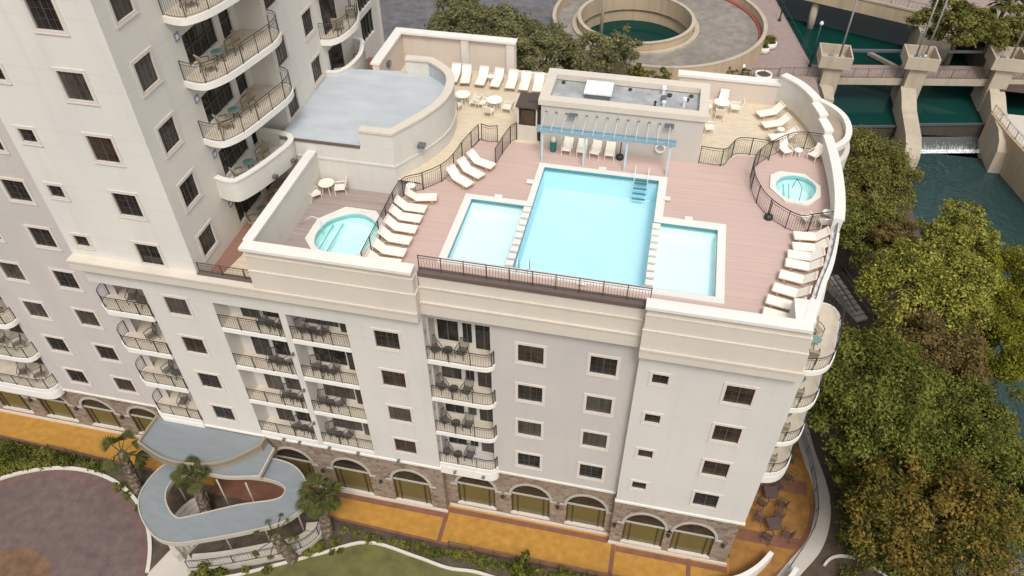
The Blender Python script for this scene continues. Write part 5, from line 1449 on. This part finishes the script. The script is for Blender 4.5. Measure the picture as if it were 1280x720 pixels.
for i,(b_,t_,fr,L,w,sp,lb) in enumerate((
  ((-30.02,-2.6,0),(-29.75,-2.45,4.0),10,.95,.8,(-.4,.9),'leaning palm with drooping fans beside the yellow walkway, leftmost'),
  ((-24.74,-3.35,0),(-24.42,-3.25,4.6),22,.75,.62,(.0,1.35),'palm growing through the gap in the canopy loop'),
  ((-16.87,-3.0,0),(-16.72,-2.75,4.2),34,.8,.72,(-.1,1.4),'bushy palm right of the canopy in front of an arched window'),
  ((-18.31,-4.95,0),(-18.30,-5.55,3.6),9,1.25,.36,(.35,1.2),'pruned palm with few thin stalks in front of the canopy'))):
    T = thing('palm_tree', lb, 'palm', b_)
    palm(T, b_, t_, .34, .27, fr, L, w, 70+i, sp)

# shrubs of the front beds
def shrub_proto(seed, r_, mat, lab):
    T = thing('shrub', lab, 'shrub', (0,0,0)); rr = random.Random(seed)
    C_ = [(rr.uniform(-.7,.7)*r_, rr.uniform(-.7,.7)*r_, rr.uniform(.15,.9)*r_) for _ in range(14)]
    leaf_mesh('foliage', C_, 46, .38*r_, .085, mat, T, seed)
    m = MB()
    for c in C_[:5]: m.tube([(0,0,-.02),c],[.03,.012],4)
    m.build('stem', M['bark'], T, local=True)
    return T
SH = [shrub_proto(81,.5,'lf_dark','x'),shrub_proto(82,.42,'lf_green','x'),shrub_proto(83,.5,'lf_olive','x')]
used = [False]*3
def shrub(k, x, y, s, label, group):
    if not used[k]:
        used[k] = True; o = SH[k]; o.location = (x,y,0); o.scale = (s,s,s); o['label'] = label
        if group: o['group'] = group
    else: dup(SH[k], (x,y,0), rnd.uniform(0,6.28), label, group, (s,s,s*rnd.uniform(.85,1.15)))
x = -15.9
while x < 1.5:
    y0 = -2.62-.1*math.sin(x*1.7)
    shrub(rnd.choice([0,0,1,2]), x, y0-rnd.uniform(0,.25) if x > -12 else y0-.1, rnd.uniform(.55,.95), 'low green shrub in the bed between the yellow walkway and the lawn', 'shrubs along the lawn bed')
    x += rnd.uniform(.55,.85)
for x,y,s in ((-17.0,-3.9,.9),(-16.3,-3.5,.7),(-17.5,-4.5,.8),(-15.7,-3.9,.5),(-19.5,-5.95,.7),(-20.7,-6.25,.6),(-16.2,-4.1,.4)):
    shrub(rnd.choice([0,1]), x, y, s, 'low green shrub at the foot of the palms right of the canopy', 'shrubs around the front palms')
for x,y,s,lb in ((-23.1,-6.9,1.5,'tall green bush at the front of the canopy beside the path, nearer one'),(-22.1,-6.9,1.25,'tall green bush at the front of the canopy beside the path, farther one'),(-4.75,-3.1,1.75,'big round dark bush on the lawn bed below the mauve wall')):
    shrub(0, x, y, s, lb, None)
for x,y,s in ((-23.4,-4.4,.9),(-22.4,-3.9,.9),(-21.5,-3.6,.9),(-20.6,-3.2,.8),(-22.9,-3.6,.8),(-23.9,-3.7,.8)):
    shrub(0, x, y, s, 'dark shrub planted inside the canopy loop', 'shrubs inside the canopy loop')
for x,y,s in ((-31.2,-2.75,.8),(-30.4,-3.2,.7),(-29.2,-3.0,.8),(-28.4,-3.6,.8),(-29.2,-3.8,.6)):
    shrub(0, x, y, s, 'dark shrub around the leftmost palm by the drive court', 'shrubs around the leftmost palm')
rs = random.Random(3); C_ = []
while len(C_) < 420:
    x, y = rs.uniform(-44,-32.6), rs.uniform(-5.5,-1.25)
    if math.hypot(x-dc[0],y-dc[1]) > dr+.3 and y < -1.05-(x+41.6)*.035-.1: C_.append((x,y,rs.uniform(.1,.35)))
o = leaf_mesh('ground_cover', C_, 40, .26, .08, 'lf_dark', None, 91); tag(o, 'dark green ground cover beside the drive court', 'ground cover', kind='stuff')
M['flower'] = leafmat('orange_petals', (0.25,0.05,0.01), (0.5,0.12,0.02), (0.6,0.2,0.04))
q = thing('flower_clump','orange flowering plant inside the canopy loop','flowers',(-23.9,-4.6,0))
leaf_mesh('flowers',[(-23.9,-4.6,.4),(-23.7,-4.75,.45),(-24.05,-4.5,.35)],40,.25,.07,'flower',q,93)
# ------------------------------------------------------------------ spiral ramp
SR = thing('spiral_ramp','round concrete car ramp circling a deep well behind the hotel','ramp',(ramp_c[0],ramp_c[1],0))
m = MB(); m.prism(circle(*ramp_c, ramp_r-.05, 72), 0.0, .9, [circle(*well_c, 7.4, 64)], bottom=False); m.build('roadway', M['rampfloor'], SR)
m = MB(); m.band(circle(*ramp_c, ramp_r, 72), -.02, .35, 0, 2.0, True); m.build('outer_wall', M['ramp_conc'], SR)
m = MB(); m.band(circle(*ramp_c, ramp_r, 72), -.06, .40, 2.0, 2.1, True); m.build('coping', M['concrete'], SR)
m = MB(); m.band(circle(*well_c, 7.15, 72), 0, .35, -1.9, 2.0, True); m.build('inner_wall', M['ramp_conc'], SR)
m = MB(); m.band(circle(*well_c, 7.85, 72), .02, .62, .9, 1.15, True); m.build('kerb', M['concrete'], SR)
m = MB(); m.band(circle(*well_c, 7.2, 72), -.04, .42, 2.0, 2.1, True); m.build('coping', M['concrete'], SR)
m = MB(); m.band(circle(*ramp_c, ramp_r-.42, 40, -38, 60, False), 0, .35, .9, 1.08); m.build('red_kerb', M['redkerb'], SR)
m = MB(); m.sheet(circle(*well_c, 6.9, 48), -1.5); m.build('well_water', M['river_up'], SR)
m = MB(); m.tube([(-9.5,70.5,-3.8),(-9.5,70.5,9)],.22,10); m.build('column', M['concrete'], SR, True)

# ------------------------------------------------------------------ dam and walkway
DM = thing('river_dam','concrete river dam with square towers, a walkway and a weir','dam',(26,63,-4))
def pier(x, y):
    m = MB(); m.box(x-.95,x+.95,y-1.5,y+2.2,-6.4,1.75)
    m.build('pier', M['concrete'], DM)
    m = MB(); x0,x1,y0,y1 = x-1.7,x+1.7,y-1.9,y+1.4
    m.box(x0,x1,y0,y1,1.753,2.0)
    for b in ((x0,x1,y0,y0+.16),(x0,x1,y1-.16,y1),(x0,x0+.16,y0+.16,y1-.16),(x1-.16,x1,y0+.16,y1-.16)): m.box(*b,2.0,3.15)
    m.build('tower_box', M['concrete'], DM)
    m = MB(); m.box(x-.75,x-.25,y-.9,y-.4,2.0,2.8); m.lathe([(.22,0),(.22,.5),(.1,.6)],(x+.3,y-.6,2.0),8); m.build('gate_motor', M['motor'], DM)
M['motor'] = plain('blue_grey_motor', (0.16,0.24,0.34), .4, .3)
for x,y in ((17.6,62.6),(26.9,64.2),(36.2,65.9)):
    pier(x,y)
for x,y0,y1,z in ((26.5,53.0,62.9,-2.6),(36.2,55.5,64.6,-2.2),(17.4,52,61.3,-2.6)):
    prof = [(y1,-.6),(y1-1.2,-.9),(y1-3.2,-1.7),(y0+2.2,z+.3),(y0+.8,z-.3),(y0+.15,z-1.2),(y0,-6.5),(y1,-6.5)]
    m = MB(); k = len(prof); m.add([(x-.8,yy,zz) for yy,zz in prof]+[(x+.8,yy,zz) for yy,zz in prof], [tuple(range(k)),tuple(reversed(range(k,2*k)))]+[(i,k+i,k+(i+1)%k,(i+1)%k) for i in range(k)]); m.build('pier_nose', M['concrete'], DM)
m = MB(); m.add([(13,61.3,-.9),(46,67.3,-.9),(46,70.4,-.9),(13,64.4,-.9),(13,61.3,0),(46,67.3,0),(46,70.4,0),(13,64.4,0)],[(0,3,2,1),(0,1,5,4),(1,2,6,5),(2,3,7,6),(3,0,4,7)])
m.build('walkway_beam', M['concrete'], DM)
m = MB(); m.add([(13,61.4,.006),(46,67.4,.006),(46,70.3,.006),(13,64.3,.006)],[(0,1,2,3)]); m.build('walkway', M['prom'], DM)
for k,(xa,xb) in enumerate(((12.0,16.5),(18.7,25.8),(28.0,35.1),(37.3,45))):
    f = lambda x: 61.45+(x-13)*6/33
    m = MB(); railing(m,[(xa,f(xa)),(xb,f(xb))],.02,1.05,.35,1.6,.022,.035); m.build('railing', M['iron_br'], DM)
    f2 = lambda x: 64.2+(x-13)*6/33
    if k: m = MB(); m.bar((xa-.3,f2(xa)+.3,1.6),(xb+.3,f2(xb)+.3,1.6),.14); m.bar((xa-.3,f2(xa)-.6,2.2),(xb+.3,f2(xb)-.6,2.2),.2); m.build('gate_pipe', M['lamp'], DM)
for xa,xb,y in ((18.3,25.4,57.0),(27.1,35.5,59.3)):
    s = .2; ya, yb = y+s, y+s+(xb-xa)*.22
    m = MB(); m.add([(xa,ya,-3.45),(xb,yb,-3.45),(xb,yb+.35,-3.45),(xa,ya+.35,-3.45),(xa,ya-.2,-4.6),(xb,yb-.2,-5.0)],[(0,1,2,3),(4,5,1,0)]); m.build('weir_gate', M['weir'] if 'weir' in M else M['concrete'], DM)
    m = MB(); m.bar((xa,ya-.05,-3.4),(xb,yb-.05,-3.4),.22); m.build('weir_lip', M['lamp'], DM)
    rows = []
    m = MB(); m.add([(xa,ya-.25,-4.9),(xb,yb-.25,-4.9),(xb,yb-1.6,-5.95),(xa,ya-1.6,-5.95)],[(3,2,1,0)]); m.build('falling_water', M['foam'], DM)
    m = MB(); m.add([(xa,ya-2.0,-5.98),(xb,yb-2.0,-5.98),(xb,yb-1.45,-5.84),(xa,ya-1.45,-5.84)],[(0,1,2,3)]); m.build('foam_line', M['foam2'], DM)
m = MB(); m.box(10,18,58,61.3,-6.4,-.5); m.build('abutment', M['concrete'], DM)
def lamp_pole(label, x, y, z0, h, lean=0, mat='lamp', globe=False, name='lamp_post', r=.09):
    T = thing(name, label, 'lamp post' if name == 'lamp_post' else 'pole', (x,y,z0))
    m = MB(); m.lathe([(r*2.2,0),(r*2.2,.15),(r*1.3,.5)],(0,0,0),10); m.tube([(0,0,.4),(0,0,h)],[r,r*.75],10); m.build('pole', M[mat], T, True, True)
    if globe: m = MB(); m.lathe([(.08,0),(.2,.15),(.22,.28),(.12,.45),(.02,.5)],(0,0,h),12); m.build('lantern', M['lampglass'], T, True, True)
for x,y,n in ((18.1,62.3,'first tower from the promenade'),(26.3,63.6,'left side of the middle dam tower'),(27.6,64.8,'right side of the middle dam tower'),(36.6,65.6,'dam tower at the right edge')):
    lamp_pole('tall plain grey pole rising from the '+n, x, y, 2.0, 11, 0, 'pole', False, 'steel_pole', .11)
M['green'] = plain('dark_green_paint', (0.015,0.04,0.035), .5)
lamp_pole('dark green lamp post with a white globe at the end of the promenade', 15.6,64.3,0,5.0,0,'green',True)
lamp_pole('short lamp post on the promenade edge by the still water', 12.6,76.0,0,4.5,0,'green',True)
lamp_pole('lamp post with a white globe among the trees beyond the dam', 35.6,68.6,-.6,4.2,0,'green',True)
lamp_pole('short bollard light behind the right terrace', 7.9,60.3,0,1.0,0,'iron',True,'lamp_post',.05)
fence('green water edge railing along the pink promenade', [(15.85,64.9),(14.2,73),(12.35,82.0),(10,95)], 0, 1.0, 'metal_railing','railing','green',.5,2.0)
fence('brown railing between the promenade and the first dam tower', [(8.9,60.6),(12.0,61.1)], 0, 1.0, 'metal_railing','railing','iron_br',.35,1.5)
# river wall on the right
RW = thing('river_wall','sloping pale concrete river wall with a railing on top','wall',(37,52,-6))
wp = [(35.2,60.9),(36.0,56.5),(37.8,49.5),(43,34),(52,8),(66,-30),(90,-130)]
m = MB()
m.strip([(x+(.5 if i else 0),y-.3,-6.4) for i,(x,y) in enumerate(wp)],[(x,y,-1.7) for x,y in wp]); m.strip([(x,y,-1.7) for x,y in wp],[(x+.45,y+.1,-1.7) for x,y in wp]); m.build('wall', M['ramp_conc'], RW)
m = MB(); railing(m,[(x+.2,y) for x,y in wp[:4]],-1.7,1.0,.5,1.8,.025,.04); m.build('railing', M['iron_br'], RW)
# road bridge
BR = thing('road_bridge','concrete road bridge crossing the still river at the top','bridge',(23,82,2))
a0, a1 = Vector((9.0,85.4)), Vector((30.6,76.8)); dv = (a1-a0).normalized(); nv = Vector((-dv.y,dv.x))
def bq(p, o): q = p+nv*o; return (q.x,q.y)
a1 = a1+dv*14
m = MB(); m.prism([bq(a0,0),bq(a1,0),bq(a1,11),bq(a0,11)],.2,1.9); m.build('deck', M['ramp_conc'], BR)
m = MB(); m.prism([bq(a0,.4),bq(a1,.4),bq(a1,10.6),bq(a0,10.6)],1.9,1.92); m.build('roadway', M['prom'], BR)
m = MB(); m.prism([bq(a0,-.1),bq(a1,-.1),bq(a1,.35),bq(a0,.35)],1.9,2.15); m.build('kerb', M['concrete'], BR)
m = MB(); railing(m,[bq(a0,.1),bq(a1,.1)],2.15,.9,.5,2.0,.025,.04); m.build('railing', M['iron_br'], BR)
m = MB(); c_ = a0.lerp(a1,.24)+nv*.9; m.tube([(c_.x,c_.y,-4.5),(c_.x,c_.y,.2)],.5,12); m.build('column', M['concrete'], BR, True)
m = MB(); m.box(29.5,33.5,75.5,79.5,-4.2,.2); m.bar((24.5,76.2,-3.3),(30,70,-3.3),.5,.4); m.build('abutment', M['concrete'], BR)
q = thing('bollard','dark bollard light on the road bridge','bollard',(23.4,83.0,1.92)); m = MB(); m.lathe([(.2,0),(.2,.7),(.3,.75),(.1,1.0)],(0,0,0),10); m.build('post', M['iron'], q, True, True)
# planters
def planter(label, x, y, r, plant=None):
    T = thing('round_planter', label, 'planter', (x,y,0))
    m = MB(); m.lathe([(r*.8,0),(r,.15),(r,.75),(r*.86,.75),(r*.84,.6)],(0,0,0),20); m.build('pot', M['white'], T, True, True)
    m = MB(); m.lathe([(r*.83,.5),(r*.83,.62)],(0,0,0),16); m.build('soil', M['mulch'], T, local=True)
    if plant: leaf_mesh('plant',[(x+rnd.uniform(-.5,.5)*r,y+rnd.uniform(-.5,.5)*r,1.0+rnd.uniform(0,.5)) for _ in range(9)],40,.4*r,.12,plant,T,int(x*10)+200)
planter('round white planter with a yellow green plant beside the ramp', 11.1,68.3,.85,'lf_lime2')
planter('small round white planter in front of the planted one', 10.4,66.9,.7,'lf_green')
planter('empty round white planter behind the right terrace wall', 10.2,60.1,.95)
# steps behind the hotel on the river side
ST = thing('garden_steps','grey steps with handrails going down behind the hotel','steps',(16,24.5,0))
for k in range(9):
    t = k/8; c = Vector((15.0+2.0*t,26.3-3.4*t)); q = MB()
    d = Vector((.52,-.86)); s = Vector((.86,.52))
    P_ = [c-s*.5-d*.22,c+s*.5-d*.22,c+s*.5+d*.22,c-s*.5+d*.22]; q.prism([(p.x,p.y) for p in P_],-.1,.95-.1*k); q.build('step', M['path'], ST)
m = MB()
for sg in (-1,1): m.bar((15.0+sg*.58,26.3+sg*.36,1.9),(17.0+sg*.58,22.9+sg*.36,1.05),.08); m.bar((15.0+sg*.58,26.3+sg*.36,1.4),(17.0+sg*.58,22.9+sg*.36,.55),.05)
m.build('handrail', M['lamp'], ST)
